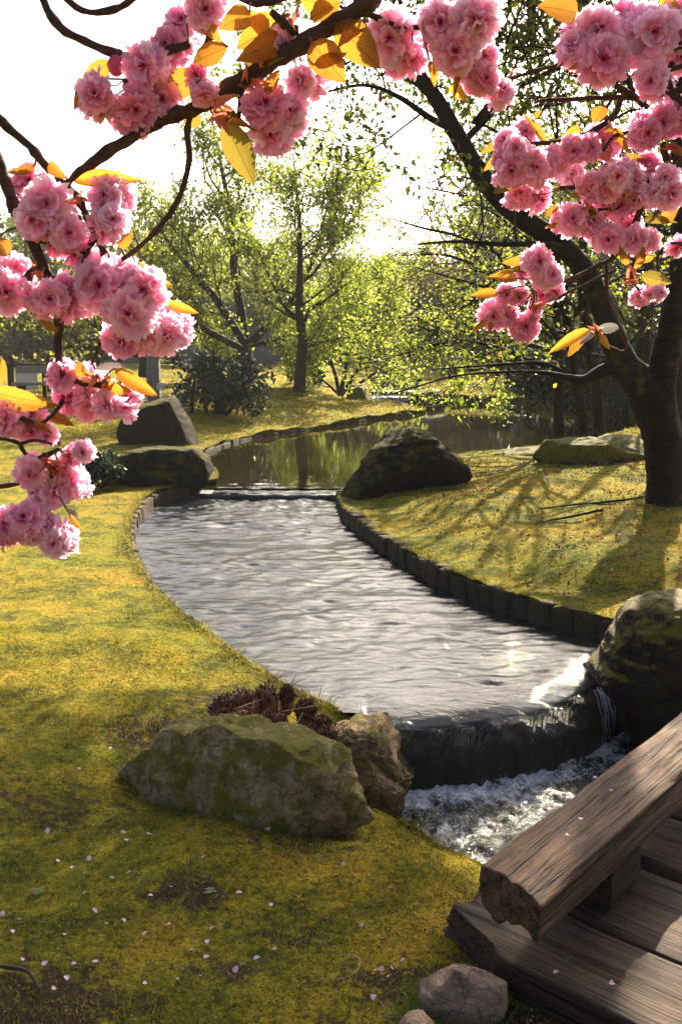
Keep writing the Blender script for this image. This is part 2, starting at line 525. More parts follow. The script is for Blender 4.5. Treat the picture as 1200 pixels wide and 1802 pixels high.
CTRL = np.array([
    # near left lawn
    (-.8, 2.1, 0), (0, 2.1, -.02), (-.4, 3, 0), (.15, 3.0, -.03), (-1.5, 3.5, .03), (-.9, 4.2, 0), (-2.5, 5, .05), (-1.2, 5.2, -.02), (.3, 2.4, -.03),
    (.7, 2.3, -.06), (.75, 1.9, -.03), (1.6, .5, 0), (0, 0, 0), (0, -3, 0), (-4, 0, .1), (.1, 3.55, -.16), (.38, 3.3, -.2), (-.3, 4.35, -.05),
    # banks of the lower stream
    (.58, 3.5, -.40), (.40, 3.74, -.42), (.25, 3.98, -.42), (.9, 3.05, -.40), (1.3, 2.5, -.38), (1.8, 1.8, -.35), (3, .4, -.3), (.12, 4.3, -.25),
    # left bank of the pool
    (-.1, 4.62, -.08), (-.5, 5.1, -.08), (-.9, 5.9, -.075), (-1.4, 7.0, -.07), (-1.7, 7.75, -.06), (-1.95, 8.7, -.03), (-2.12, 9.9, 0), (-2.1, 10.8, .02),
    (-3.2, 8, .03), (-4, 10.5, .05), (-6, 7, .1), (-2.6, 11.4, .04), (-1.6, 11.7, .02), (-3.2, 13, .03), (-2.2, 14.4, .02), (-5, 14, .06), (-3, 15.7, .08),
    (-7, 18, .12), (-10, 12, .15),
    # mound behind the pond
    (-1.9, 17, .03), (-.6, 19.6, .03), (.7, 22.2, .03), (1.9, 24.4, .03), (-3.5, 17, .18), (-3, 20, .34), (-1.1, 26.3, .5), (-1.0, 22.5, .30), (-4, 25, .62), (.3, 26, .16), (1.2, 25.6, .03), (.8, 27.3, .05),
    (-7, 24, .38), (-10, 25, .35), (0, 30, .6), (-5, 32, .75), (.5, 29, .2), (-9, 34, .6),
    # right bank
    (.05, 10.6, .01), (.1, 9.6, .01), (.3, 8.8, .012), (.5, 7.95, .015), (.78, 7.05, .018), (1.05, 6.5, .02), (1.32, 6.1, .02), (1.6, 5.75, .02),
    (1.9, 5.45, .04), (1.2, 7.6, .13), (1.9, 6.6, .2), (2.74, 8.33, .30), (1.4, 9.5, .15), (.7, 10.6, .08), (2.6, 6.3, .33), (3.6, 7.5, .42), (2.3, 10.5, .2),
    (1.3, 11.9, .06), (2.0, 13.3, .08), (2.6, 14.6, .05), (3.7, 15.4, .06), (3.2, 12, .18), (4.4, 12.5, .25), (5, 9, .5), (5.2, 15.5, .2), (7, 12, .5),
    (2.3, 4.4, .0), (3.2, 3.5, 0), (2.6, 5.2, .25), (5, 2, 0), (8, 3, .4),
    (6.4, 19, .15), (7, 22, .2), (6.5, 25, .2), (5.5, 27.5, .15), (4.2, 28.9, .12), (3, 29.8, .3), (4.5, 31, .5), (8, 30, .5), (10, 20, .5),
    (0, 45, .8), (10, 45, .8), (-12, 45, .8), (25, 25, .8), (-25, 25, .5), (-25, 0, .3), (25, 0, .5), (0, 80, 1.2), (60, 60, 1.5), (-60, 60, 1.5), (0, -40, 0), (0, 180, 2)])


def land_z(x, y):
    x = np.asarray(x, float).ravel()
    y = np.asarray(y, float).ravel()
    num = np.zeros_like(x)
    den = np.zeros_like(x)
    for cx, cy, cz in CTRL:
        d2 = (x - cx) ** 2 + (y - cy) ** 2
        soft = 0.0025 * (cx * cx + cy * cy) * 0.35 + 0.003
        w = 1.0 / (d2 + soft) ** 1.7
        num += w * cz
        den += w
    r = np.hypot(x, y)
    amp = np.clip(r * 0.004, 0.012, 0.2)
    return num / den + amp * (fbm(p2(x, y, 1.3, 1.3), 3)) * np.clip(0.3 + 0.1 * r, 0, 1)


# --- ground sheet
pts = []
rr = 1.1
k = 0
while rr < 170:
    step = 0.020 if rr < 45 else 0.06
    half = 0.42
    n = int(2 * half / step)
    off = (k % 2) * 0.5 * step
    a = np.linspace(-half, half, n) + off
    a = np.concatenate([a, np.arange(half + .12, 2 * math.pi - half - .05, 0.14)])
    pts.append(np.stack([rr * np.sin(a), rr * np.cos(a)], 1))
    rr *= 1 + (0.021 if rr < 45 else 0.08)
    k += 1
pts = np.concatenate(pts + [np.array([[0., 0.], [0, -.6], [.6, 0], [-.6, 0]])])
# keep grid points a little clear of the bank line
dmin = np.full(len(pts), 9.0)
for c in channel[::1]:
    dmin = np.minimum(dmin, np.hypot(pts[:, 0] - c[0], pts[:, 1] - c[1]) / (0.02 + 0.012 * np.hypot(*c)))
pts = pts[dmin > 0.6]
pts += rng.normal(scale=0.15, size=pts.shape) * (0.02 * np.hypot(pts[:, 0], pts[:, 1]))[:, None] * 0.6
nc = len(channel)
allp = [Vector((float(a), float(b))) for a, b in np.concatenate([channel, pts])]
ed = [(i, (i + 1) % nc) for i in range(nc)]
rv, re_, rf, ov, oe, of = delaunay_2d_cdt(allp, ed, [], 0, 1e-5, True)
gv = np.array([(v.x, v.y) for v in rv])
gf = np.array([f for f in rf if len(f) == 3])
cen = gv[gf].mean(1)
gf = gf[~inside(cen[:, 0], cen[:, 1], channel)]
gz = land_z(gv[:, 0], gv[:, 1])
rel = fbm(p2(gv[:, 0], gv[:, 1], 7, 7), 4) * 0.012 + fbm(p2(gv[:, 0], gv[:, 1], 26, 26), 2) * 0.006
gz = gz + rel * np.clip(np.hypot(gv[:, 0], gv[:, 1]) / 3, .6, 2.5)
v3 = np.column_stack([gv, gz])
# bank face: drop the edge of the land down into the stream bed
key = {}
for f in gf:
    for a, b in ((f[0], f[1]), (f[1], f[2]), (f[2], f[0])):
        kk = (min(a, b), max(a, b))
        key[kk] = key.get(kk, 0) + 1
bed_edges = [e for e, c in key.items() if c == 1 and np.hypot(*gv[e[0]]) < 60]
low = {}
extra = []
for e in bed_edges:
    for i in e:
        if i not in low:
            low[i] = len(v3) + len(extra)
            extra.append((gv[i][0], gv[i][1], -0.95))
v3 = np.concatenate([v3, np.array(extra)])
skirt = np.array([(a, b, low[b], low[a]) for a, b in bed_edges])
me = mesh('ground', v3, [gf, skirt], M['lawn'])
sx, sy = v3[:, 0], v3[:, 1]


def blob(cx, cy, rx, ry):
    return np.exp(-(((sx - cx) / rx) ** 2 + ((sy - cy) / ry) ** 2))


soil = 0.9 * blob(.55, 2.12, .45, .14) + .55 * blob(-.75, 2.2, .25, .2) + .5 * blob(-.15, 2.55, .12, .06) + .5 * blob(-.45, 2.75, .2, .08) \
    + .55 * blob(-.75, 4.0, .28, .2) + .5 * blob(-.5, 4.5, .3, .25) + .45 * blob(-.3, 2.4, .1, .05) + .6 * blob(-7.0, 22.5, 4.0, 1.6) \
    + .5 * blob(.2, 2.35, .25, .08) + .35 * blob(-1.0, 3.3, .3, .2) + .4 * blob(-2.6, 12.2, .6, .4) + .25 * blob(-.2, 3.05, .3, .12)
ed_ = np.full(len(v3), 9.0)
for c in channel[::2]:
    ed_ = np.minimum(ed_, np.hypot(sx - c[0], sy - c[1]))
soil += .42 * np.exp(-(ed_ / .07) ** 2) * (sy < 14)
soil += np.where(v3[:, 2] < -0.9, 1.5, 0)
soil += 0.2 + .03 * ((sy < 4.6) & (sx < 1.2))
at_ = me.attributes.new('soil', 'FLOAT', 'POINT')
at_.data.foreach_set('value', soil.astype(np.float32))
ground = tag(obj('ground', me), kind='structure')

# stream bed below everything
bedm = make_rock('stream_bed', (0.05, 0.042, 0.028), (0.03, 0.03, 0.008), 0.4, 1.0)
bx = np.array([(-8, -4, -.9), (12, -4, -.9), (12, 45, -.9), (-8, 45, -.9)], float)
tag(obj('stream_bed', mesh('stream_bed', bx, np.array([[0, 1, 2, 3]]), bedm)), kind='structure')

# ------------------------------------------------------------------ water
lip = catmull(np.array([(.10, 4.42), (.26, 4.40), (.43, 4.43), (.62, 4.49), (.82, 4.57), (1.0, 4.68), (1.17, 4.82), (1.34, 5.0), (1.55, 5.12)]), 8)
lip = resample(lip, 0.02)


def lip_y(x):
    return np.interp(x, lip[:, 0], lip[:, 1])


def grid_water(name, x0, x1, y0, y1, step, zf, mat, drop=None, attrs=None):
    nx, ny = int((x1 - x0) / step) + 1, int((y1 - y0) / step) + 1
    X, Y = np.meshgrid(np.linspace(x0, x1, nx), np.linspace(y0, y1, ny))
    x, y = X.ravel(), Y.ravel()
    z = zf(x, y)
    i = np.arange(nx - 1)[None, :] + np.arange(ny - 1)[:, None] * nx
    q = np.stack([i, i + 1, i + nx + 1, i + nx], -1).reshape(-1, 4)
    if drop is not None:
        cx, cy = x[q].mean(1), y[q].mean(1)
        q = q[~drop(cx, cy)]
    me = mesh(name, np.column_stack([x, y, z]), q, mat)
    if attrs:
        a = me.attributes.new('foam', 'FLOAT', 'POINT')
        a.data.foreach_set('value', attrs(x, y, z).astype(np.float32))
    return tag(obj(name, me), kind='structure')


def pool_z(x, y):
    a = np.clip((y - 4.4) / 1.2, 0.35, 1) * np.clip(0.55 + 0.45 * (y - 5) / 4, .55, 1.25)
    q = 7.5 * np.log(np.clip(y, 2, 99))              # ripples lengthen away from the lip
    xs_ = x * 6.0 / np.clip(y, 4, 12)
    w1 = fbm(np.stack([xs_ * 1.5 + 0.3 * q, q * 2.6 - .7 * x, np.zeros_like(x)], 1), 2)
    w2 = perlin(np.stack([xs_ * 4.0 - .7 * q, q * 6.4 + 1.6 * x, np.full_like(x, 5.2)], 1))
    w3 = perlin(np.stack([xs_ * 9 + q, q * 13.5 - 2.4 * x, np.full_like(x, 9.2)], 1))
    far = np.clip((y - 9.3) / 1.2, 0, 1)
    calm = np.clip(.85 + .8 * fbm(np.stack([x * .8, y * .9, np.full_like(x, 3.1)], 1), 2), .45, 1.3)
    w4 = fbm(np.stack([x * 9, y * 9, np.full_like(x, 2.2)], 1), 2)
    sc_ = np.clip(y / 6.5, .7, 1.5)
    z = Z_POOL + calm * sc_ * (0.022 * w1 + 0.021 * w2 + 0.017 * (.5 - np.abs(w2)) + 0.0120 * w3) * np.clip((y - 4.3) / .8, .3, 1) + far * 0.02 * w4
    # the surface dips as it runs over the lip
    d = y - lip_y(x)
    return z - (0.048 * np.exp(-np.clip(d, 0, 9) / 0.11) + np.where(d < 0, 40 * d * d, 0)) * (x > .1)


grid_water('pool_water', -2.5, 2.1, 4.40, 11.25, 0.018, pool_z, M['pool'], drop=lambda x, y: (y < lip_y(x) - .07) | ((x < .1) & (y < 4.5 - 0.2 * x)))
grid_water('pond_water', -3.0, 7.0, 11.35, 29.2, 0.07, lambda x, y: Z_POND + 0.0006 * fbm(p2(x, y, 1.6, 4.5), 2) + 0.006 * np.clip((13.0 - y) / 1.5, 0, 1) * fbm(p2(x, y, 5, 8), 2)
           + 0.02 * np.clip((y - 27.2) / 1.4, 0, 1) * fbm(p2(x, y, 5, 9), 2),
           M['pond'])
grid_water('upper_stream_water', .5, 3.2, 28.9, 36, 0.08, lambda x, y: Z_UP + 0.015 * fbm(p2(x, y, 4, 9), 2), M['pool'])


def low_z(x, y):
    d = lip_y(x) - y
    amp = 0.018 + 0.030 * np.exp(-np.clip(d - .05, 0, 9) / .35)
    n = fbm(p2(x, y, 8, 8), 3, .5)
    rdg = 1 - 2 * np.abs(fbm(p2(x, y, 11, 11, 3.3), 2))
    return Z_LOW + amp * (1.2 * n + .7 * rdg) + 0.03 * np.exp(-((d - .08) / .07) ** 2)


def low_foam(x, y, z):
    d = lip_y(x) - y
    return 0.26 + 0.62 * np.exp(-np.clip(d - .02, 0, 9) / .38) + 0.42 * fbm(p2(x, y, 5, 5, 8.1), 3)


grid_water('lower_stream_water', .05, 4.2, 0.6, 5.3, 0.014, low_z, M['rapid'], drop=lambda x, y: y > lip_y(x) + .12, attrs=low_foam)

# ------------------------------------------------------------------ lower weir, its mossy face and the thin sheet of water
prof = np.array([(.30, -.185), (.16, -.165), (.06, -.162), (.0, -.180), (-.055, -.210), (-.095, -.265), (-.112, -.33), (-.118, -.42), (-.11, -.60)])


def loft(name, prof, mat, rough, seed, dz=0.0, x0=-9, x1=9, thick=None):
    path = lip[(lip[:, 0] > x0) & (lip[:, 0] < x1)]
    tan = np.gradient(path, axis=0)
    tan /= np.linalg.norm(tan, axis=1)[:, None]
    nor = np.stack([-tan[:, 1], tan[:, 0]], 1)
    pr = resample(catmull(prof, 6), 0.012)
    n, m = len(path), len(pr)
    V = np.zeros((n, m, 3))
    V[:, :, :2] = path[:, None, :] + nor[:, None, :] * pr[None, :, 0, None]
    V[:, :, 2] = pr[None, :, 1] + dz
    v = V.reshape(-1, 3)
    nn = fbm(v * np.array([10, 10, 5]) + seed, 4) * rough
    v[:, 1] -= nn * 1.3
    v[:, 2] += nn * .35
    i = np.arange(m - 1)[None, :] + np.arange(n - 1)[:, None] * m
    q = np.stack([i, i + 1, i + m + 1, i + m], -1).reshape(-1, 4)
    return mesh(name, v, q, mat)


weir = empty('weir', (0.8, 4.55, -.45), 'dark moss covered weir the pool spills over, left of the big dark boulder', 'weir')
wm = loft('weir_stone', prof, M['weir'], 0.030, 3.0)
o = obj('weir_stone', wm, weir)
o.location = (-.8, -4.55, .45)


def film_mat(name, a0, a1):
    t = NT(name)
    n = t.noise(t.coord(scale=(26, 26, 3)), 1.0, 5, 0.65, 0.4)
    g = t.n('BsdfGlossy', {'Color': (0.9, 0.92, 0.95), 'Roughness': 0.10, 'Normal': t.bump(n, .5, .02)}).outputs[0]
    tr = t.n('BsdfTransparent').outputs[0]
    f = t.n('LayerWeight', {'Blend': 0.35}).outputs['Fresnel']
    nz = t.n('SeparateXYZ', {0: t.n('NewGeometry').outputs['Normal']}).outputs[2]
    thick = t.ramp(t.math('ABSOLUTE', nz), [(0.15, 0.12), (0.75, 1.0)])
    fac = t.math('MULTIPLY', t.math('MULTIPLY', f, t.ramp(n, [(0.42, a0), (0.68, a1)])), thick, True)
    return t.surf(t.n('MixShader', {0: fac, 1: tr, 2: g}).outputs[0])


M['film'] = film_mat('falling_water_sheet', 0.15, 0.8)
wf = loft('waterfall', prof + np.array([[0, .012]] * 5 + [[-.02, 0]] * 4), M['film'], 0.026, 3.0)
tag(obj('waterfall', wf), 'thin clear sheet of water sliding over the dark mossy weir', 'waterfall')
# moss strands hanging on the weir
st = Soup()
for i in range(220):
    x = random.uniform(.28, 1.36)
    of_ = random.uniform(-.09, .03)
    y = float(lip_y(x)) + of_
    L = random.uniform(.008, .03)
    p = np.array([x, y + .01, float(np.interp(of_, prof[::-1, 0], prof[::-1, 1])) + random.uniform(.0, .012)])
    s = np.array([random.uniform(-.02, .02) - .3 * .1, -random.uniform(.05, .1), -L])
    w = np.array([random.uniform(.0012, .003), 0, 0])
    mid = p + np.array([s[0] * .5, s[1] * .75, s[2] * .35])
    st.add([p - w, p + w, mid + w, mid - w, p + s], q=[(0, 1, 2, 3)], t=[(3, 2, 4)])
M['strand'] = leaf_mat('hanging_moss', [(0.0, (0.003, 0.005, 0.001)), (0.6, (0.010, 0.015, 0.003)), (1.0, (0.03, 0.04, 0.006))], .25, .9, spec=.05)
o = st.build('hanging_moss', M['strand'], weir)
o.location = (-.8, -4.55, .45)
tag(o, 'green moss strands trailing over the weir', kind='stuff')
# a loose jet of water beside the dark boulder
jt = Soup()
for i in range(13):
    b = np.array([1.34 + random.gauss(0, .016), 4.93 + random.gauss(0, .015), -.155])
    s = random.uniform(.2, 1)
    pl = np.array([b + np.array([0.03 * t, -.10 * t ** .7, -.30 * t * t * s]) + np.array([random.gauss(0, .004), random.gauss(0, .004), 0]) for t in np.linspace(0, 1, 7)])
    tube(jt, pl, np.linspace(.0028, .0010, 7), 4)
M['spray'] = NT('spray').surf((lambda t: t)(None)) if False else None
tq = NT('splashing_water')
M['spray'] = tq.surf(tq.n('MixShader', {0: .62, 1: tq.pbr(Base_Color=(.85, .88, .9), Roughness=.15), 2: tq.n('BsdfTransparent').outputs[0]}).outputs[0])
tag(jt.build('water_jet', M['spray']), 'narrow trickle of water falling beside the big dark boulder', 'water')
# splashes thrown up where the sheet lands
dr = Soup()
tet = np.array([(1, 1, 1), (-1, -1, 1), (-1, 1, -1), (1, -1, -1)], float) * .5
for i in range(420):
    x = random.uniform(.32, 1.42)
    y = float(lip_y(x)) - random.uniform(.03, .22)
    z = Z_LOW + abs(random.gauss(0, .035)) + .01
    dr.add(tet * random.uniform(.002, .006) + np.array([x, y, z]), t=[(0, 1, 2), (0, 3, 1), (0, 2, 3), (1, 3, 2)])
tag(dr.build('water_splashes', M['spray']), kind='stuff')

# ------------------------------------------------------------------ upper sill between pool and pond
sill = empty('stone_sill', (-.75, 11.2, -.1), 'low flat stone sill where the pond slides into the pool', 'sill')
ps = Soup()
xs = np.linspace(-1.75, .2, 90)
pf = [(11.50, -.10), (11.42, -.058), (11.28, -.055), (11.14, -.058), (11.08, -.066), (11.055, -.09), (11.05, -.20)]
V = np.array([[(x + .75, y - 11.2 + .035 * math.sin(3.1 * x) + .05 * fbm(np.array([[x * 3, 0, 1.]]), 3)[0] + (.10 * max(0, (-1.1 - x)) if y < 11.2 else 0), z + .1) for (y, z) in pf] for x in xs])
v = V.reshape(-1, 3)
v[:, 2] += fbm(v * 6, 3) * .012
m_ = len(pf)
i = np.arange(m_ - 1)[None, :] + np.arange(len(xs) - 1)[:, None] * m_
ps.add(v, np.stack([i, i + 1, i + m_ + 1, i + m_], -1).reshape(-1, 4))
ps.build('sill_stone', M['weir'], sill)
grid_water('sill_water', -1.62, .12, 11.10, 11.52, 0.012, lambda x, y: -.052 + .010 * fbm(p2(x, y, 5, 14), 3) + .012 * np.clip((y - 11.36) / .1, 0, 1) - .022 * np.exp(-(y - 11.06 - .03 * np.sin(3 * x)) / .03),
           M['pool'], drop=lambda x, y: (y < 11.12 + .035 * np.sin(3.1 * x)) | (x < -1.45))

# far cascade
cas = Soup()
xs = np.linspace(.75, 2.45, 60)
pf = [(29.6, .27), (29.1, .27), (28.95, .24), (28.9, .16), (28.6, .13), (28.45, .10), (28.4, -.02), (28.1, -.03)]
V = np.array([[(x, y, z) for (y, z) in pf] for x in xs]).reshape(-1, 3)
V[:, 1] += fbm(V * np.array([4, 1, 4]), 3) * .12
V[:, 2] += fbm(V * np.array([9, 5, 9]), 3) * .03
m_ = len(pf)
i = np.arange(m_ - 1)[None, :] + np.arange(len(xs) - 1)[:, None] * m_
cas.add(V, np.stack([i, i + 1, i + m_ + 1, i + m_], -1).reshape(-1, 4))
o = cas.build('cascade', M['rapid'])
a = o.data.attributes.new('foam', 'FLOAT', 'POINT')
a.data.foreach_set('value', np.full(len(V), .52, np.float32))
tag(o, 'small white cascade of water at the far end of the pond', 'cascade')

# ------------------------------------------------------------------ stones
import bmesh


def ico(sub):
    bm = bmesh.new()
    bmesh.ops.create_icosphere(bm, subdivisions=sub, radius=1.0)
    v = np.array([p.co[:] for p in bm.verts])
    f = np.array([[q.index for q in p.verts] for p in bm.faces])
    bm.free()
    return v, f


ICO = {k: ico(k) for k in (1, 2, 3, 4, 5, 6)}


def boulder(name, outline, A, B, depth, mat, label, seed=1, sub=5, rough=0.07, box=0.72, cuts=10, group=None, sink=0.12):
    """A boulder whose side view follows the outline, standing in the upright plane through ground points A and B."""
    A = np.array(A, float)
    B = np.array(B, float)
    e = (B - A) / np.linalg.norm(B - A)
    nrm = np.array([-e[1], e[0]])
    pr = []
    for px, py in outline:
        d = ray(px, py)
        t = (A @ nrm) / (d[:2] @ nrm)
        q = np.array([0, 0, EYE]) + d * t
        pr.append(((q[:2] - A) @ e, q[2]))
    pr = np.array(pr)
    zb = pr[:, 1].min()
    c = np.array([(pr[:, 0].min() + pr[:, 0].max()) / 2, zb + 0.38 * (pr[:, 1].max() - zb)])
    dense = np.concatenate([np.linspace(pr[i], pr[(i + 1) % len(pr)], 12, endpoint=False) for i in range(len(pr))])
    ang = np.arctan2(dense[:, 1] - c[1], dense[:, 0] - c[0])
    rad = np.hypot(dense[:, 1] - c[1], dense[:, 0] - c[0])
    od = np.argsort(ang)
    ang, rad = ang[od], rad[od]
    ang = np.concatenate([ang - 2 * math.pi, ang, ang + 2 * math.pi])
    rad = np.tile(rad, 3)
    v, f = ICO[sub]
    v = v.copy()
    ph = np.arctan2(v[:, 2], v[:, 0])
    rho = np.hypot(v[:, 0], v[:, 2])
    R = np.interp(ph, ang, rad)
    rp = rho ** box
    size = rad.max()
    lx = rp * R * np.cos(ph)
    lz = rp * R * np.sin(ph)
    ly = np.sign(v[:, 1]) * np.abs(v[:, 1]) ** box * depth
    w = np.stack([lx, ly, lz], 1)
    r2 = np.random.default_rng(seed)
    for _ in range(cuts):                      # broken faces
        n = r2.normal(size=3)
        n[0] *= .45
        n[2] *= .6
        n /= np.linalg.norm(n)
        s = w @ n
        lim = s.max() * r2.uniform(.62, .9)
        over = np.maximum(0, s - lim)
        w -= n[None, :] * (over * .95)[:, None]
    cn = w / (np.linalg.norm(w, axis=1)[:, None] + 1e-9)
    sc = 1.0 / size
    disp = fbm(w * sc * 1.7 + seed * 7.7, 7, .62) * rough * size * 1.5
    strata = np.abs(fbm(w * sc * np.array([2.0, 3.0, 7.0]) + seed, 4)) * rough * 1.6 * size
    w += cn * (disp - strata)[:, None]
    low_ = lz < np.percentile(lz, 14)
    w[low_, 2] -= sink
    org = A + e * c[0]
    wx = e[0] * w[:, 0] + nrm[0] * w[:, 1]
    wy = e[1] * w[:, 0] + nrm[1] * w[:, 1]
    me = mesh(name, np.stack([wx, wy, w[:, 2]], 1), f, mat)
    o = obj(name, me, None, (org[0], org[1], c[1]))
    tag(o, label, 'stone' if size < .2 else 'boulder', group)
    return o


boulder('boulder', [(203, 1328), (228, 1300), (290, 1277), (355, 1270), (400, 1261), (455, 1266), (515, 1282), (575, 1322), (592, 1372), (612, 1430), (630, 1486),
                    (560, 1488), (450, 1470), (350, 1425), (260, 1388), (215, 1352)], (-.89, 3.80), (.09, 3.20), .30, M['rock_grey'],
        'large grey-green boulder lying on the foreground moss', 11, 6, .052, .62, 8)
boulder('boulder', [(535, 1350), (560, 1318), (588, 1290), (620, 1274), (668, 1276), (712, 1290), (740, 1316), (740, 1352), (722, 1395), (705, 1440), (640, 1440), (590, 1400)],
        (0, 4.25), (.4, 4.20), .26, M['rock_warm'], 'tan boulder with moss patches at the left end of the weir', 17, 6, .10, .52, 9)
boulder('boulder', [(585, 1352), (612, 1330), (650, 1335), (690, 1362), (716, 1396), (708, 1446), (650, 1456), (600, 1420)],
        (0, 4.02), (.4, 4.0), .15, M['rock_warm'], 'low tan slab wedged below the mossy boulder at the weir', 27, 5, .06, .5, 6)
boulder('boulder', [(1002, 1190), (1040, 1155), (1075, 1105), (1105, 1062), (1150, 1044), (1230, 1040), (1330, 1060), (1400, 1150), (1420, 1360), (1200, 1370), (1080, 1350), (1062, 1290), (1050, 1230)],
        (1.25, 5.0), (2.2, 4.85), .42, M['rock_dark'], 'big dark moss topped boulder at the right end of the weir', 8, 6, .05, .7, 7)
boulder('boulder', [(600, 884), (612, 850), (632, 806), (648, 786), (680, 772), (708, 757), (742, 757), (760, 774), (790, 806), (808, 834), (806, 850), (760, 858), (700, 874), (640, 884)],
        (.05, 10.35), (1.35, 11.2), .5, M['rock_black'], 'dark pointed boulder on the grassy point between pool and pond', 21, 5, .05, .66, 8)
boulder('boulder', [(190, 866), (188, 826), (204, 802), (232, 790), (300, 786), (342, 787), (364, 808), (384, 848), (386, 872), (330, 884), (250, 870)],
        (-2.67, 11.55), (-1.37, 11.35), .42, M['rock_black'], 'low rounded boulder with a mossy top beside the stone sill', 33, 5, .04, .6, 7)
boulder('boulder', [(206, 800), (210, 758), (236, 712), (258, 685), (292, 680), (304, 698), (330, 745), (350, 790), (345, 806), (270, 810)],
        (-3.4, 15.7), (-2.3, 15.5), .36, M['rock_black'], 'upright wedge shaped standing stone behind the low rounded boulder', 4, 5, .035, .45, 2)
boulder('boulder', [(948, 826), (952, 796), (970, 776), (1012, 771), (1080, 766), (1150, 768), (1165, 800), (1100, 816), (1000, 828)],
        (2.42, 12.1), (3.9, 12.6), .42, M['rock_moss'], 'long flat mossy boulder beside the big tree trunk', 14, 5, .05, .6, 7)
boulder('boulder', [(880, 810), (900, 798), (940, 788), (968, 785), (968, 803), (900, 812)], (2.25, 13.6), (3.1, 14.3), .4, M['rock_moss'],
        'thin mossy slab at the pond edge left of the long flat boulder', 15, 4, .05, .6, 5, sink=.2)
boulder('stone', [(724, 1795), (735, 1742), (768, 1722), (800, 1706), (858, 1724), (896, 1746), (890, 1775), (832, 1806), (770, 1815)], (.17, 2.25), (.42, 2.22), .075, M['rock_small'],
        'smooth brown-grey stone against the corner of the wooden bridge', 9, 5, .045, .62, 7, sink=.03)
boulder('stone', [(700, 1812), (718, 1791), (748, 1792), (770, 1812), (735, 1830)], (.12, 2.12), (.22, 2.12), .05, M['rock_small'],
        'small rounded stone at the bottom edge of the picture', 10, 4, .04, .7, 4, sink=.02)
boulder('boulder', [(608, 708), (617, 682), (629, 673), (642, 684), (654, 710)], (.1, 27), (.8, 26.8), .4, M['rock_moss'],
        'far upright mossy stone left of the small cascade', 19, 4, .05, .7, 4)
boulder('boulder', [(710, 708), (724, 689), (758, 683), (786, 690), (796, 708)], (1.9, 28.3), (3.1, 28.3), .6, M['rock_moss'],
        'far dark rock right of the small cascade', 20, 4, .05, .7, 4)

# ------------------------------------------------------------------ stone edging along the banks
def block(l, h, d, seed, sub=3):
    r2 = np.random.default_rng(seed)
    u = np.linspace(-1, 1, sub + 1)
    bm = bmesh.new()
    bmesh.ops.create_cube(bm, size=2)
    bmesh.ops.subdivide_edges(bm, edges=bm.edges[:], cuts=2, use_grid_fill=True)
    v = np.array([p.co[:] for p in bm.verts])
    f = np.array([[q.index for q in p.verts] for p in bm.faces])
    bm.free()
    nrm = np.abs(v) ** 22
    v = v / (nrm.sum(1) ** (1 / 22))[:, None] * 1.0
    v = v * np.array([l / 2, d / 2, h / 2])
    v += r2.normal(size=v.shape) * np.array([.045 * l, .06 * d, .03 * h]) * .6
    return v, f


def edging(path, label, length, height, depth, top, inset, mat, gap=.965, name='stone_edging', rise=None, step_jit=.22):
    path = np.array(path, float)
    path = resample(catmull(path, 10), 0.02)
    mid = path[len(path) // 2]
    root = empty(name, (mid[0], mid[1], top - height), label, 'edging')
    protos = []
    for s in range(6):
        v, f = block(1, 1, 1, s + 40)
        protos.append(mesh('edging_stone', v, f, mat))
    d = np.concatenate([[0], np.cumsum(np.linalg.norm(np.diff(path, axis=0), axis=1))])
    s = 0.0
    k = 0
    while s < d[-1] - .03:
        L = length * (1 + random.uniform(-step_jit, step_jit))
        a = np.array([np.interp(s, d, path[:, 0]), np.interp(s, d, path[:, 1])])
        b = np.array([np.interp(min(s + L, d[-1]), d, path[:, 0]), np.interp(min(s + L, d[-1]), d, path[:, 1])])
        e = (b - a) / (np.linalg.norm(b - a) + 1e-9)
        n = np.array([-e[1], e[0]])
        c = (a + b) / 2 + n * (inset + random.gauss(0, .006))
        o = obj('edging_stone', protos[k % 6], root)
        hh = height * random.uniform(.97, 1.06)
        tz = top + (rise(s / d[-1]) if rise else 0) + random.gauss(0, .006)
        o.location = (c[0] - mid[0], c[1] - mid[1], tz - hh / 2 - (top - height))
        o.rotation_euler = (random.gauss(0, .03), random.gauss(0, .02), math.atan2(e[1], e[0]) + random.gauss(0, .02))
        o.scale = (np.linalg.norm(b - a) * gap, depth * random.uniform(.9, 1.1), hh)
        s += L
        k += 1
    return root


edging(right_pool, 'curved row of mossy dark stone blocks edging the right bank of the pool', .175, .26, .12, .022, .03, M['edge_stone'])
edging([(-1.68, 11.2), (-2.0, 10.75), (-2.04, 9.9), (-1.88, 8.75), (-1.66, 7.85), (-1.41, 7.05)], 'short row of low stone blocks edging the left bank of the pool',
       .24, .24, .10, -.03, -.01, M['edge_stone'], .99, rise=lambda t: .04 * (1 - t) - .05 * t, step_jit=.1)
edging([(-1.36, 6.95), (-1.15, 6.4), (-.92, 5.95), (-.72, 5.55), (-.52, 5.2), (-.32, 4.86)], 'sunken line of worn stones where the left lawn meets the pool',
       .19, .18, .09, -.10, .0, M['edge_stone'], .99)
edging([(-2.10, 15.0), (-1.72, 17.2), (-.50, 19.55), (.72, 22.15), (1.5, 23.5)], 'thin line of dark stones edging the far pond bank below the mound',
       .5, .22, .14, .012, .02, M['edge_dark'])

# ------------------------------------------------------------------ wooden bridge
BA = np.array([0.675, 0.738])       # along the bridge
BP = np.array([0.738, -0.675])      # along its planks
B0 = np.array([0.406, 2.315])


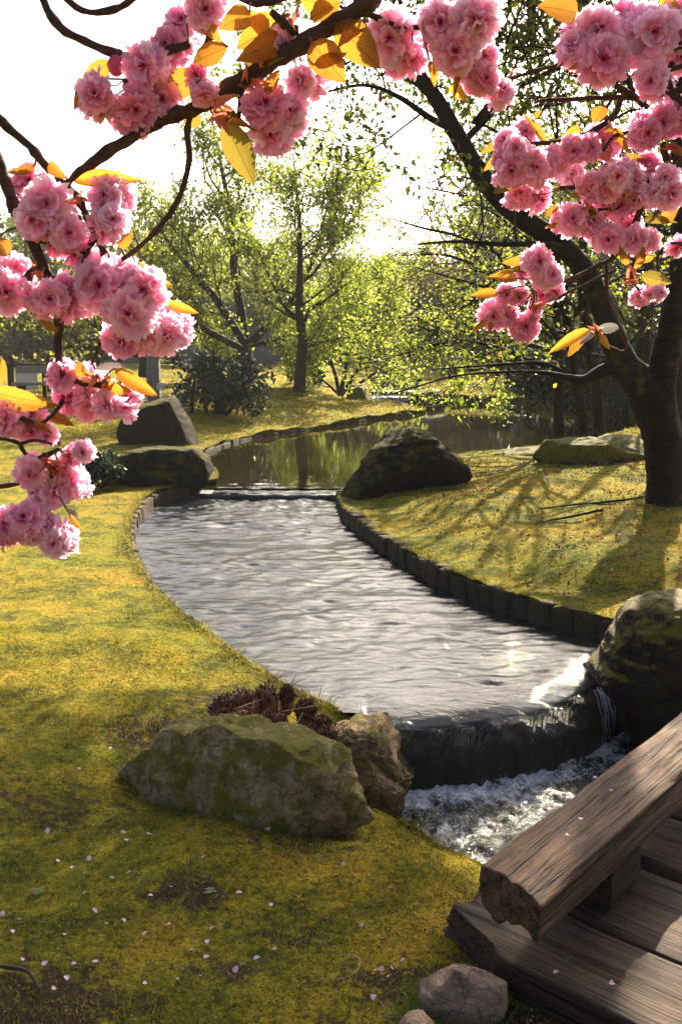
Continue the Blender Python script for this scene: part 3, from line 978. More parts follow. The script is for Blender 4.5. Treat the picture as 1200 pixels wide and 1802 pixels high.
def timber(name, L, W, H, mat, seed, shear=None, groove=.006, rnd=8.0, stations=90, ring=44, wob=.006, chew=0.0):
    """rough sawn timber along local X, x from 0 to L, top at z=0"""
    a = np.linspace(0, 2 * math.pi, ring, endpoint=False) + .07
    c, s = np.cos(a), np.sin(a)
    k = (np.abs(c) ** rnd + np.abs(s) ** rnd) ** (-1 / rnd)
    sec = np.stack([c * k * W / 2, s * k * H / 2 - H / 2], 1)
    xs = np.linspace(0, L, stations)
    rings = []
    for f in (.02, .3, .6, .85):
        rings.append((0.0, f))
    rings += [(x, 1.0) for x in xs]
    for f in (.85, .6, .3, .02):
        rings.append((L, f))
    V = np.zeros((len(rings), ring, 3))
    cz = -H / 2
    for i, (x, f) in enumerate(rings):
        V[i, :, 0] = x
        V[i, :, 1] = sec[:, 0] * f
        V[i, :, 2] = cz + (sec[:, 1] - cz) * f
    v = V.reshape(-1, 3)
    F_ = np.repeat([f for _, f in rings], ring)
    g = fbm(v * np.array([1.6, 30, 30]) + seed * 3.1, 4, .6)
    g2 = fbm(v * np.array([3.0, 9, 9]) + seed, 3)
    crack = np.clip(np.abs(perlin(v * np.array([.9, 24, 24]) + seed * 1.7)) * 6, 0, 1) - 1
    out = np.stack([np.zeros(len(v)), v[:, 1] / (W / 2), (v[:, 2] - cz) / (H / 2)], 1)
    out /= np.linalg.norm(out, axis=1)[:, None] + 1e-6
    dsp = groove * g + wob * g2 + groove * .9 * crack
    v += out * (dsp * (F_ > .99))[:, None]
    endn = fbm(v * np.array([0, 22, 22]) + seed, 4) * .007
    v[:, 0] += np.where(F_ < .99, endn, 0) + np.where((F_ > .99) & (v[:, 0] < 1e-6), endn, 0)
    if chew:
        w = np.exp(-v[:, 0] / .045) * np.clip(-(v[:, 2] + H * .45) / (H * .5), 0, 1)
        v[:, 2] += w * chew * (0.5 + fbm(v * np.array([5, 14, 5]) + 2, 2) * 1.6)
    if shear is not None:
        v[:, 0] += shear(v[:, 1]) * np.clip(1 - v[:, 0] / (L * .6), 0, 1)
    i = np.arange(len(rings) - 1)[:, None] * ring
    j = np.arange(ring)[None, :]
    kk = (j + 1) % ring
    q = np.stack([i + j, i + kk, i + ring + kk, i + ring + j], -1).reshape(-1, 4)
    return mesh(name, v, q[:, ::-1], mat)


bridge = empty('wooden_bridge', (B0[0], B0[1], 0), 'old weathered wooden bridge with thick planks and a heavy side beam', 'bridge')


def put(name, me, p, a, z, ang, parent=bridge):
    o = obj(name, me, parent)
    xy = BP * p + BA * a
    o.location = (xy[0], xy[1], z)
    o.rotation_euler = (random.gauss(0, .008), random.gauss(0, .006), ang)
    return o


ang_p = math.atan2(BP[1], BP[0])
ang_b = math.atan2(.777, .63)
w0 = .30
off = 0.0
for i, w in enumerate((.30, .37, .34, .36, .33, .36, .35, .34, .36)):
    if i == 0:
        sh = lambda y: -np.clip((y + .15) * 1.8, 0, .22) + .02 * np.sin(y * 40)
        m_ = timber('plank', 1.75, w, .165, M['plank'], i + 1, sh, .0085, 9, 130, 64, .010)
        co_ = np.zeros(len(m_.vertices) * 3, np.float32)
        m_.vertices.foreach_get('co', co_)
        co_ = co_.reshape(-1, 3)
        co_[:, 0] += co_[:, 2] / .165 * .075 * np.clip(1 - co_[:, 0] / .4, 0, 1)
        m_.vertices.foreach_set('co', co_.ravel())
        m_.update()
        put('plank', m_, 0.0, off + w / 2, .058, ang_p)
    else:
        m_ = timber('plank', 1.75, w, .12, M['plank'], i + 1, None, .0075, 10, 100, 48, .006)
        put('plank', m_, -.13 - .02 * i + random.uniform(-.02, .02), off + w / 2, .056 + random.gauss(0, .006), ang_p)
    off += w + .017
beam = timber('side_beam', 3.6, .205, .132, M['beam'], 31, lambda y: y * .30, .0095, 7, 300, 72, .006, chew=.03)
b_o = put('side_beam', beam, 0.045, -.045, .312, ang_b)
for a_ in (.36, 1.45, 2.5):
    m_ = timber('support_block', .20, .15, .14, M['plank'], int(a_ * 10), None, .003, 7, 14, 32, .004)
    put('support_block', m_, .045 - a_ * .055 + .005, a_ + .02, .186, ang_b)
for a_ in (.55, 2.2):
    m_ = timber('bearer', 1.6, .18, .2, M['plank'], 70 + int(a_), None, .003, 7, 30, 32, .004)

# ------------------------------------------------------------------ cut-back fern stump behind the foreground boulder
t = NT('dead_fern_stems')
isl = t.n('NewGeometry').outputs['Random Per Island']
M['fern'] = t.surf(t.pbr(Base_Color=t.ramp(isl, [(0, (0.018, 0.006, 0.002)), (.5, (0.075, 0.025, 0.010)), (.88, (0.20, 0.075, 0.030)), (1, (0.38, 0.22, 0.10))]), Roughness=.8))
fb = P(470, 1300, -.04)
fern = empty('fern_stump', fb, 'clump of cut-back dark reddish-brown fern stems behind the foreground boulder', 'fern')
for (px, py, top, rad, n) in ((395, 1275, 1215, .075, 200), (430, 1270, 1200, .085, 240), (468, 1262, 1190, .065, 240), (505, 1255, 1193, .038, 240), (538, 1280, 1218, .05, 280),
                              (480, 1300, 1238, .08, 220), (430, 1300, 1235, .09, 220), (530, 1320, 1265, .07, 200), (575, 1318, 1275, .05, 180), (565, 1290, 1255, .05, 120)):
    c = P(px, py, -.05)
    hgt = (py - top) / F * np.linalg.norm(c) * 1.0
    s = Soup()
    v, f = ICO[3]
    ra, rz = rad * .82, hgt * .46
    core = v * np.array([ra, ra, rz])
    core *= (1 + .35 * fbm(core * 40 + px, 3))[:, None]
    s.add(core + np.array([0, 0, hgt * .36]), t=f)
    for i in range(int(n * 1.9)):
        u_ = unit(np.array([random.gauss(0, 1), random.gauss(0, 1), abs(random.gauss(.4, .8))]))
        b = u_ * np.array([ra, ra, rz]) * random.uniform(.75, 1.0) + np.array([0, 0, hgt * .36])
        dr_ = unit(u_ * .7 + np.array([random.gauss(0, .3), random.gauss(0, .3), .9]))
        h = random.uniform(.010, .026) * (1.8 if random.random() < .04 else 1)
        tube(s, [b, b + dr_ * h * .6, b + dr_ * h], [.0030, .0027, .0020], 3)
    for i in range(7):
        an = random.uniform(0, 6.28)
        b = np.array([math.cos(an) * rad * .5, math.sin(an) * rad * .5, hgt * random.uniform(.4, .9)])
        e_ = np.array([random.gauss(0, .06), random.gauss(0, .06), random.uniform(-.03, .06)])
        tube(s, [b, b + e_ * .6, b + e_], [.002, .002, .0012], 3)
    o = s.build('stem_tuft', M['fern'], fern)
    o.location = (c[0] - fb[0], c[1] - fb[1], c[2] - fb[2] + .0)

# ------------------------------------------------------------------ lawn cover
def on_land(n, x0, x1, y0, y1, view=True, clear=0.0):
    x = rng.uniform(x0, x1, n)
    y = np.sqrt(rng.uniform(y0 * y0, y1 * y1, n)) if view else rng.uniform(y0, y1, n)
    if view:
        x = x * (y * .37 + .12)
    ok = ~inside(x, y, channel)
    if clear:
        for c in channel[::3]:
            ok &= (x - c[0]) ** 2 + (y - c[1]) ** 2 > clear ** 2
    x, y = x[ok], y[ok]
    z = land_z(x, y)
    rel = fbm(p2(x, y, 7, 7), 4) * 0.012 + fbm(p2(x, y, 26, 26), 2) * 0.006
    return x, y, z + rel * np.clip(np.hypot(x, y) / 3, .6, 2.5)


def blades(name, x, y, z, h0, h1, w0, w1, mat, lean=.6):
    n = len(x)
    h = rng.uniform(h0, h1, n) * (0.55 + 0.9 * np.clip(0.5 + fbm(p2(x, y, 4, 4, 4.4), 3), 0, 1))
    w = rng.uniform(w0, w1, n)
    a = rng.uniform(0, 2 * math.pi, n)
    b = np.stack([x, y, z - .002], 1)
    side = np.stack([np.cos(a), np.sin(a), np.zeros(n)], 1) * w[:, None]
    tip = b + np.stack([rng.normal(0, lean, n) * h, rng.normal(0, lean, n) * h, h], 1)
    v = np.stack([b - side, b + side, tip], 1).reshape(-1, 3)
    f = np.arange(3 * n).reshape(-1, 3)
    return obj(name, mesh(name, v, f, mat, False))


M['blade'] = leaf_mat('grass_and_moss_tips', [(0, (0.055, 0.085, 0.010)), (.4, (0.17, 0.178, 0.017)), (.75, (0.33, 0.275, 0.026)), (.95, (0.42, 0.27, 0.035)), (1, (0.22, 0.11, 0.035))], .5, .6, 1.35, spec=.15)
M['blade_green'] = leaf_mat('green_grass', [(0, (0.05, 0.10, 0.012)), (1, (0.16, 0.19, 0.03))], .45, .5, 1.3)
x, y, z = on_land(150000, -1, 1, 1.9, 5.6)
tag(blades('moss_tips', x, y, z, .004, .014, .0012, .0028, M['blade']), 'short golden moss and grass on the near lawn', kind='stuff')
x, y, z = on_land(110000, -1, 1, 5.2, 16)
tag(blades('lawn_grass', x, y, z, .005, .016, .003, .007, M['blade'], 1.0), 'golden green moss on the banks', kind='stuff')
x, y, z = on_land(26000, -1, 1, 1.9, 7)
kk_ = fbm(p2(x, y, 3.0, 3.0, 6.6), 3) > .10
tag(blades('green_grass_patches', x[kk_], y[kk_], z[kk_], .010, .030, .0010, .0022, M['blade_green'], .9), 'sparse green grass blades in the moss', kind='stuff')
x, y, z = on_land(90000, -1, 1, 16, 34)
tag(blades('far_lawn_grass', x, y, z, .02, .045, .010, .02, M['blade'], 1.0), 'golden moss on the far mound', kind='stuff')

tx, ty = [], []
for o in [q for q in bpy.data.objects if q.name.split('.')[0] in ('boulder', 'stone') and q.location.y < 16]:
    co = np.zeros(len(o.data.vertices) * 3, np.float32)
    o.data.vertices.foreach_get('co', co)
    co = co.reshape(-1, 3) + np.array(o.location)
    dz_ = np.abs(co[:, 2] - land_z(co[:, 0], co[:, 1]))
    co = co[dz_ < .035]
    if len(co):
        pick = co[rng.integers(0, len(co), 1300)]
        jit = .022 if o.location.y < 5 else .05
        tx.append(pick[:, 0] + rng.normal(0, jit, len(pick)))
        ty.append(pick[:, 1] + rng.normal(0, jit, len(pick)))
tx, ty = np.concatenate(tx), np.concatenate(ty)
ok = ~inside(tx, ty, channel)
tx, ty = tx[ok], ty[ok]
tag(blades('grass_round_stones', tx, ty, land_z(tx, ty), .012, .04, .0012, .0032, M['blade_green'], .8), 'grass growing up round the feet of the stones', kind='stuff')

# bits of red-brown bud scale shed over the right bank, and soil crumbs near the bridge
def litter(name, x, y, z, s0, s1, mat, lift=.004):
    n = len(x)
    s = rng.uniform(s0, s1, n)
    t4 = np.array([(1, .1, 0), (-.6, .7, .2), (-.5, -.8, .1), (.1, 0, .9)])
    a = rng.uniform(0, 6.28, n)
    R = np.stack([np.cos(a), -np.sin(a), np.sin(a), np.cos(a)], 1).reshape(-1, 2, 2)
    v = np.repeat(t4[None], n, 0) * s[:, None, None] * rng.uniform(.6, 1.3, (n, 1, 3))
    v[:, :, :2] = np.einsum('nij,nkj->nki', R, v[:, :, :2])
    v += np.stack([x, y, z + lift], 1)[:, None, :]
    f = np.array([(0, 1, 3), (1, 2, 3), (2, 0, 3), (0, 2, 1)])
    f = (f[None] + 4 * np.arange(n)[:, None, None]).reshape(-1, 3)
    return tag(obj(name, mesh(name, v.reshape(-1, 3), f, mat, False)), kind='stuff')


M['scale'] = leaf_mat('shed_bud_scales', [(0, (0.16, 0.035, 0.02)), (.5, (0.33, 0.10, 0.05)), (.9, (0.45, 0.2, 0.12)), (1, (.7, .5, .45))], .3, .7, 1.2)
x = rng.uniform(-.2, 4, 2600)
y = rng.uniform(5.3, 13, 2600)
ok = (~inside(x, y, channel)) & (x > .0 + (11 - y) * .28 - .1)
x, y = x[ok], y[ok]
litter('shed_bud_scales', x, y, land_z(x, y), .010, .021, M['scale'], .012)['label'] = 'reddish shed bud scales strewn over the right bank'
x, y, z = on_land(1600, -1, 1, 2.0, 5)
litter('fine_litter', x, y, z, .002, .006, M['scale'], .006)['label'] = 'tiny crumbs of bud scale and bark in the near moss'
tq = NT('gravel')
M['gravel'] = tq.surf(tq.pbr(Base_Color=tq.ramp(tq.n('NewGeometry').outputs['Random Per Island'], [(0, (.05, .03, .02)), (.6, (.16, .10, .07)), (1, (.34, .26, .2))]), Roughness=.9))
x = rng.normal(.62, .22, 2400)
y = rng.normal(2.1, .07, 2400)
litter('gravel', x, y, land_z(x, y), .002, .008, M['gravel'], .003)['label'] = 'loose soil crumbs and grit along the bridge'

M['leaflet'] = leaf_mat('tiny_leaflets', [(0, (.03, .05, .008)), (.4, (.11, .13, .015)), (.65, (.27, .22, .03)), (.85, (.16, .07, .03)), (.97, (.05, .03, .02)), (1, (.6, .45, .4))], .35, .6, 1.3)
x, y, z = on_land(26000, -1, 1, 1.95, 5.2)
kk_ = fbm(p2(x, y, 6, 6, 1.6), 3) > -.12
litter('moss_leaflets', x[kk_], y[kk_], z[kk_], .0022, .0055, M['leaflet'], .008)['label'] = 'tiny leaflets and moss cushions of the near lawn'
bx_, by_ = channel[(channel[:, 1] > 3.3) & (channel[:, 1] < 12)].T
rep = rng.integers(0, len(bx_), 9000)
x = bx_[rep] + rng.normal(0, .035, 9000)
y = by_[rep] + rng.normal(0, .035, 9000)
ok = ~inside(x, y, channel)
x, y = x[ok], y[ok]
tag(blades('bank_grass', x, y, land_z(x, y), .015, .045, .0015, .004, M['blade'], 1.0), 'ragged grass and moss fringe along the water', kind='stuff')

# fallen petals on the foreground moss
M['petal_fallen'] = leaf_mat('fallen_petal', [(0, (.62, .36, .46)), (1, (.80, .60, .66))], .35, .5, 1.05)
petm = []
for s in range(4):
    u, w = np.meshgrid(np.linspace(0, 1, 5), np.linspace(-1, 1, 4))
    u, w = u.ravel(), w.ravel()
    wd = .42 * np.sin(np.clip(u * .92 + .08, 0, 1) ** .8 * math.pi) ** .7
    curl = .25 + .2 * s
    v = np.stack([u - .5, w * wd, curl * (w * wd) ** 2 * 2 + .12 * (u - .5) ** 2 * (s - 1)], 1) + .02 * np.random.default_rng(s).normal(size=(20, 3))
    i = np.arange(4)[None, :] + np.arange(3)[:, None] * 5
    petm.append(mesh('fallen_petal', v, np.stack([i, i + 1, i + 6, i + 5], -1).reshape(-1, 4), M['petal_fallen']))
PET = [(195, 1316), (165, 1328), (140, 1352), (85, 1463), (103, 1514), (157, 1510), (128, 1527), (218, 1465), (223, 1477), (263, 1468), (228, 1535), (197, 1545), (265, 1575), (358, 1508),
       (167, 1603), (5, 1608), (35, 1617), (116, 1644), (218, 1620), (187, 1625), (255, 1642), (295, 1627), (374, 1633), (389, 1627), (340, 1669), (365, 1657), (364, 1684), (416, 1705),
       (452, 1685), (484, 1669), (478, 1592), (526, 1578), (604, 1520), (606, 1506), (636, 1628), (80, 1695), (40, 1688), (118, 1721), (96, 1740), (130, 1696), (168, 1692), (255, 1730),
       (355, 1716), (663, 1707), (690, 1703), (657, 1755), (684, 1718), (22, 1640), (420, 1570), (300, 1560), (708, 1690), (470, 1460), (670, 1705), (150, 1570)]
for i, (px, py) in enumerate(PET):
    q = P(px, py, 0)
    for _ in range(2):
        zz = float(land_z([q[0]], [q[1]])[0])
        q = P(px, py, zz + .012)
    o = obj('fallen_petal', petm[i % 4], None, tuple(q))
    s = random.uniform(.013, .020)
    o.scale = (s, s, s)
    o.rotation_euler = (random.gauss(0, .35), random.gauss(0, .35), random.uniform(0, 6.28))
    tag(o, 'single pale pink cherry petal lying on the shaded foreground moss', 'petal', 'petals fallen on the near moss')
# petals on the beam
for i, (px, py, z) in enumerate(((1022, 1440, .316), (1046, 1368, .316), (998, 1470, .316), (1075, 1392, .316), (1085, 1490, .07), (978, 1710, .065), (1075, 1730, .065))):
    q = P(px, py, z)
    o = obj('fallen_petal', petm[i % 4], None, tuple(q))
    o.scale = (.016, .016, .016)
    o.rotation_euler = (random.gauss(0, .2), random.gauss(0, .2), random.uniform(0, 6.28))
    tag(o, 'small cherry petal lying on the wood of the bridge', 'petal', 'petals fallen on the bridge')

# dry twig, curled grass stem, leafy weeds
tw = Soup()
pl = [P(px, py, .015) for px, py in ((-15, 1700), (15, 1702), (45, 1708), (60, 1722), (70, 1742))]
tube(tw, catmull(pl, 5), np.linspace(.006, .004, 21), 6, .1)
tag(tw.build('twig', M['bark']), 'bent brown twig on the moss at the lower left', 'twig')
tq = NT('dry_straw')
M['straw'] = tq.surf(tq.pbr(Base_Color=(.32, .24, .13), Roughness=.7))
cs = Soup()
pl = [P(px, py, .02) for px, py in ((560, 1722), (600, 1722), (625, 1710), (634, 1695), (625, 1682), (600, 1680))]
tube(cs, catmull(pl, 6), .0013, 4)
tag(cs.build('dry_grass_stem', M['straw']), 'curled pale dry grass stem on the moss left of the bridge', 'grass stem')
M['weed'] = leaf_mat('weed_leaf', [(0, (.08, .12, .03)), (1, (.15, .19, .06))], .3, .6, 1.2)


def weed(px, py, n, size, label):
    q = P(px, py, .0)
    q[2] = float(land_z([q[0]], [q[1]])[0]) + .008
    root = empty('weed', q, label, 'weed')
    for k in range(n):
        an = 6.28 * k / n + random.uniform(-.2, .2)
        L = size * random.uniform(.45, 1.1)
        u = np.linspace(0, 1, 6)
        wd = .22 * np.sin(np.clip(u ** 1.5, .03, .97) * math.pi) ** .7
        zc = .35 * u - .45 * u * u
        vv = []
        for uu, ww, zz in zip(u, wd, zc):
            for sg in (-1, 0, 1):
                vv.append((uu * L, sg * ww * L, (zz + .1 * abs(sg) * ww) * L))
        i = np.arange(2)[None, :] + np.arange(5)[:, None] * 3
        me_ = mesh('leaf', vv, np.stack([i, i + 1, i + 4, i + 3], -1).reshape(-1, 4), M['weed'])
        o = obj('leaf', me_, root)
        o.rotation_euler = (0, -.12, an)


weed(64, 1555, 8, .028, 'pale leafy weed rosette in the moss at the lower left')
weed(370, 1563, 7, .022, 'small bright green weed rosette in the middle of the shaded moss')
weed(336, 1462, 6, .016, 'small weed seedling just below the foreground boulder')
weed(560, 1490, 4, .02, 'tiny weed seedling by the right foot of the foreground boulder')
weed(425, 1678, 6, .016, 'small green weed rosette in the moss near the bottom')

# ------------------------------------------------------------------ trees
class Grow:
    def __init__(self, seed):
        self.r = random.Random(seed)
        self.tubes = []
        self.leaf = []

    def vec(self, s=1.0):
        return np.array([self.r.gauss(0, s), self.r.gauss(0, s), self.r.gauss(0, s)])

    def shoot(self, p, d, L, r, lev, kids, up=.1, wob=.22, ang=.9, lr=.55, flat=1.0):
        n = 5 if lev else 4
        pts = [np.array(p)]
        d = unit(d)
        for i in range(n):
            w = self.vec(wob)
            w[2] *= flat
            d = unit(d + w + np.array([0, 0, up]))
            pts.append(pts[-1] + d * L / n)
        pts = np.array(pts)
        rad = np.linspace(r, r * (.45 if lev else .3), n + 1)
        self.tubes.append((pts, rad, 5 if r > .03 else (4 if r > .012 else 3)))
        if lev == 0:
            self.leaf.append(pts)
            return
        k = kids[-lev] if isinstance(kids, (list, tuple)) else kids
        for j in range(k):
            t = self.r.uniform(.25, 1.0) if j else 1.0
            x = t * n
            i = min(int(x), n - 1)
            b = pts[i] + (pts[i + 1] - pts[i]) * (x - i)
            ax = unit(pts[i + 1] - pts[i])
            sd = self.vec()
            sd -= ax * (sd @ ax)
            sd[2] *= flat
            nd = ax + unit(sd) * ang * self.r.uniform(.6, 1.3)
            self.shoot(b, nd, L * lr * self.r.uniform(.7, 1.25) * (1.15 - .4 * t), np.interp(x, range(n + 1), rad) * .62, lev - 1, kids, up, wob, ang, lr, flat)

    def limb(self, pts, rads, t0=.2, every=.5, L=1.5, lev=2, kids=(4, 5), up=.12, ang=1.1, flat=1.0, taper=.5, sides=8, wob=.22, lr=.55, mid=0.5):
        pl = catmull(np.array(pts), 6)
        s = np.linspace(0, 1, len(pl))
        rd = np.interp(s, np.linspace(0, 1, len(rads)), rads)
        self.tubes.append((pl, rd, sides))
        d = np.concatenate([[0], np.cumsum(np.linalg.norm(np.diff(pl, axis=0), axis=1))])
        x = d[-1] * t0
        while x < d[-1]:
            b = np.array([np.interp(x, d, pl[:, k]) for k in range(3)])
            i = min(np.searchsorted(d, x), len(pl) - 1)
            ax = unit(pl[i] - pl[i - 1])
            sd = self.vec()
            sd -= ax * (sd @ ax)
            sd[2] *= flat
            t = x / d[-1]
            self.shoot(b, ax * mid + unit(sd) * ang * .8 + np.array([0, 0, up]), L * (1 - taper * t) * self.r.uniform(.7, 1.2), min(np.interp(x, d, rd) * .5, .012 * L + .006), lev, kids, up, wob, ang, lr, flat)
            x += every * self.r.uniform(.6, 1.4)
        return pl

    def wood(self, name, mat, parent, origin, lump=.0, rmin=0.0):
        s = Soup()
        for pts, rad, sd in self.tubes:
            tube(s, pts, np.maximum(rad, rmin), sd, lump if sd >= 8 else 0)
        return s.build(name, mat, parent, True, origin)


def leaf_cloud(polys, per, spread, size, mat, name, parent, origin, droop=0.0, ovate=False, up=.4, seed=1, stuff=True, keep=None):
    r2 = np.random.default_rng(seed)
    pts = []
    for pl in polys:
        t = r2.uniform(0, 1, per) * (len(pl) - 1)
        i = np.minimum(t.astype(int), len(pl) - 2)
        pts.append(pl[i] + (pl[i + 1] - pl[i]) * (t - i)[:, None])
    pts = np.concatenate(pts)
    pts = pts + r2.normal(0, spread, pts.shape)
    if keep is not None:
        pts = pts[keep(pts)]
    n = len(pts)
    nz = r2.normal(size=(n, 3)) + np.array([0, 0, up])
    nz /= np.linalg.norm(nz, axis=1)[:, None]
    ax = r2.normal(size=(n, 3)) + np.array([0, 0, -droop])
    ax -= nz * (ax * nz).sum(1)[:, None]
    ax /= np.linalg.norm(ax, axis=1)[:, None] + 1e-9
    sd = np.cross(nz, ax)
    s = (size * r2.uniform(.6, 1.3, n))[:, None]
    if ovate:
        v = np.stack([pts, pts + ax * s * .35 + sd * s * .28 + nz * s * .06, pts + ax * s * .42, pts + ax * s * .35 - sd * s * .28 + nz * s * .06, pts + ax * s - nz * s * .12], 1)
        f = np.array([(0, 1, 2), (0, 2, 3), (1, 4, 2), (2, 4, 3)])
    else:
        v = np.stack([pts - ax * s * .5, pts + sd * s * .33 + nz * s * .08, pts + ax * s * .5, pts - sd * s * .33 + nz * s * .08], 1)
        f = np.array([(0, 1, 2), (0, 2, 3)])
    k = v.shape[1]
    ff = (f[None] + k * np.arange(n)[:, None, None]).reshape(-1, 3)
    o = obj(name, mesh(name, v.reshape(-1, 3) - np.asarray(origin), ff, mat, False), parent)
    if stuff:
        o['kind'] = 'stuff'
    return o


M['leaf_spring'] = leaf_mat('spring_leaves', [(0, (.085, .125, .012)), (.5, (.18, .225, .026)), (1, (.30, .31, .05))], .62, .5, 1.65)
M['leaf_fresh'] = leaf_mat('fresh_pale_leaves', [(0, (.12, .17, .02)), (.5, (.24, .285, .04)), (1, (.36, .37, .08))], .62, .5, 1.65)
M['leaf_green'] = leaf_mat('green_leaves', [(0, (.05, .08, .009)), (.5, (.11, .155, .016)), (1, (.22, .25, .028))], .65, .4, 1.7)
M['leaf_layer'] = leaf_mat('layered_leaves', [(0, (.045, .06, .008)), (.5, (.13, .145, .016)), (1, (.26, .25, .03))], .6, .45, 1.7)
M['leaf_dark'] = leaf_mat('glossy_dark_leaves', [(0, (.010, .022, .008)), (.7, (.028, .050, .016)), (1, (.055, .085, .03))], .25, .25, 1.4, spec=.6)
M['leaf_red'] = leaf_mat('faded_red_flowers', [(0, (.10, .035, .018)), (.6, (.22, .085, .05)), (1, (.32, .16, .10))], .5, .5, 1.3)
M['leaf_pink'] = leaf_mat('pale_pink_blossom', [(0, (.20, .10, .09)), (.5, (.42, .25, .25)), (1, (.55, .40, .38))], .5, .5, 1.2)
M['leaf_wood'] = leaf_mat('woodland_leaves', [(0, (.022, .036, .008)), (.5, (.058, .080, .016)), (1, (.13, .145, .03))], .55, .5, 1.6)


def px3(lst, dist):
    return [D(a, b, dist + (c[0] if c else 0)) for a, b, *c in lst]


def mk_tree(name, base, label, seed, cat='tree', group=None):
    o = empty(name, base, label, cat, group)
    return o, Grow(seed)


# ---- spring tree on the mound
b1 = P(527, 686, .47)
root, g = mk_tree('deciduous_tree', b1, 'slim tree with pale spring leaves standing alone on the golden mound', 11)
dd = b1[1]
g.limb(px3([(527, 690), (529, 650), (532, 600), (527, 550), (528, 480), (527, 400), (522, 330), (515, 270)], dd), [.17, .14, .12, .11, .085, .06, .035, .015], .3, .34, 2.3, 2, (4, 5), .16, 1.25, taper=.55)
g.limb(px3([(532, 580), (545, 545), (570, 530), (610, 500), (650, 470)], dd), [.06, .05, .03, .01], .3, .34, 1.4, 2, (4, 5), .14)
g.limb(px3([(530, 560), (505, 545), (480, 500), (455, 440)], dd), [.06, .05, .03, .01], .3, .34, 1.4, 2, (4, 5), .14)
g.limb(px3([(528, 500), (560, 470), (600, 400), (630, 340)], dd + .6), [.05, .04, .025, .01], .3, .34, 1.4, 2, (4, 5), .14)
g.limb(px3([(533, 610), (575, 600), (620, 590), (660, 585)], dd), [.05, .04, .02, .008], .3, .3, 1.2, 2, (4, 5), .1)
g.wood('trunk', M['bark_far'], root, b1, rmin=.009)
leaf_cloud(g.leaf, 19, .17, .095, M['leaf_spring'], 'crown', root, b1, seed=3)

# ---- many stemmed tree left of it
b2 = P(432, 668, .62)
root, g = mk_tree('deciduous_tree', b2, 'wide forking tree with yellow-green leaves behind the leafy bush', 12)
dd = b2[1]
print('tree distances', b1[1], b2[1])
g.limb(px3([(432, 672), (432, 640), (432, 612)], dd), [.26, .22, .20], .9, 9, .1, 0)
g.limb(px3([(432, 612), (470, 575), (505, 545), (540, 480), (570, 410), (605, 340), (615, 310)], dd), [.13, .11, .09, .07, .05, .02], .25, .33, 2.0, 2, (4, 5), .14)
g.limb(px3([(432, 612), (425, 550), (412, 480), (410, 430), (400, 350), (385, 270), (375, 235)], dd), [.14, .12, .10, .08, .05, .02], .2, .30, 2.2, 2, (4, 5), .14)
g.limb(px3([(412, 470), (425, 400), (420, 330), (430, 270)], dd), [.07, .06, .04, .015], .2, .35, 1.5, 2, (4, 5), .14)
g.limb(px3([(428, 600), (390, 540), (350, 490), (300, 430), (270, 380)], dd - 1), [.11, .10, .08, .05, .02], .2, .32, 2.0, 2, (4, 5), .14)
g.limb(px3([(428, 615), (380, 590), (320, 560), (250, 540), (200, 530)], dd - 2), [.09, .08, .05, .02], .2, .32, 1.7, 2, (4, 5), .1)
g.limb(px3([(432, 620), (400, 640), (360, 610), (330, 590)], dd - 1.5), [.06, .05, .03, .01], .3, .3, 1.2, 2, (4, 5), .1)
g.limb(px3([(436, 610), (480, 600), (510, 590), (560, 600)], dd - 1), [.06, .05, .03, .01], .2, .3, 1.2, 2, (4, 5), .1)
g.wood('trunk', M['bark_far'], root, b2, rmin=.009)
leaf_cloud(g.leaf, 15, .17, .105, M['leaf_spring'], 'crown', root, b2, seed=4)

# ---- low pale tree by the cascade
b4 = P(588, 702, .12)
root, g = mk_tree('small_tree', b4, 'small multi-stemmed tree with fresh pale leaves beside the far upright stone', 13)
dd = b4[1]
for pl, r in (([(597, 697), (590, 660), (575, 620), (560, 580), (565, 540)], .06), ([(598, 697), (610, 640), (612, 590), (600, 540), (605, 480)], .07),
              ([(600, 697), (630, 650), (650, 600), (670, 560), (690, 530)], .06), ([(600, 690), (640, 670), (680, 640), (700, 630)], .05), ([(597, 695), (570, 670), (545, 650)], .04)):
    g.limb(px3(pl, dd), [r, r * .8, r * .5, .012], .3, .26, 1.3, 2, (4, 5), .1)
g.wood('trunk', M['bark_far'], root, b4, rmin=.009)
leaf_cloud(g.leaf, 14, .15, .10, M['leaf_fresh'], 'crown', root, b4, seed=5)

# ---- spreading tree far left
b3 = P(258, 662, .72)
root, g = mk_tree('deciduous_tree', b3, 'low spreading tree with layered green leaves at the far left behind the blossom', 14)
dd = b3[1]
g.limb(px3([(258, 664), (258, 640), (256, 615)], dd), [.24, .2, .18], .9, 9, .1, 0)
for pl in ([(256, 620), (200, 590), (140, 560), (60, 540)], [(256, 620), (220, 560), (170, 520), (120, 490)], [(256, 618), (300, 580), (340, 540)], [(256, 618), (250, 550), (240, 480), (230, 430)],
           [(250, 625), (190, 615), (130, 610), (80, 615)]):
    g.limb(px3(pl, dd), [.10, .08, .05, .02], .25, .34, 2.2, 2, (4, 5), .04, 1.2, .45)
g.wood('trunk', M['bark_far'], root, b3, rmin=.009)
leaf_cloud(g.leaf, 10, .16, .12, M['leaf_layer'], 'crown', root, b3, seed=6, up=1.2)

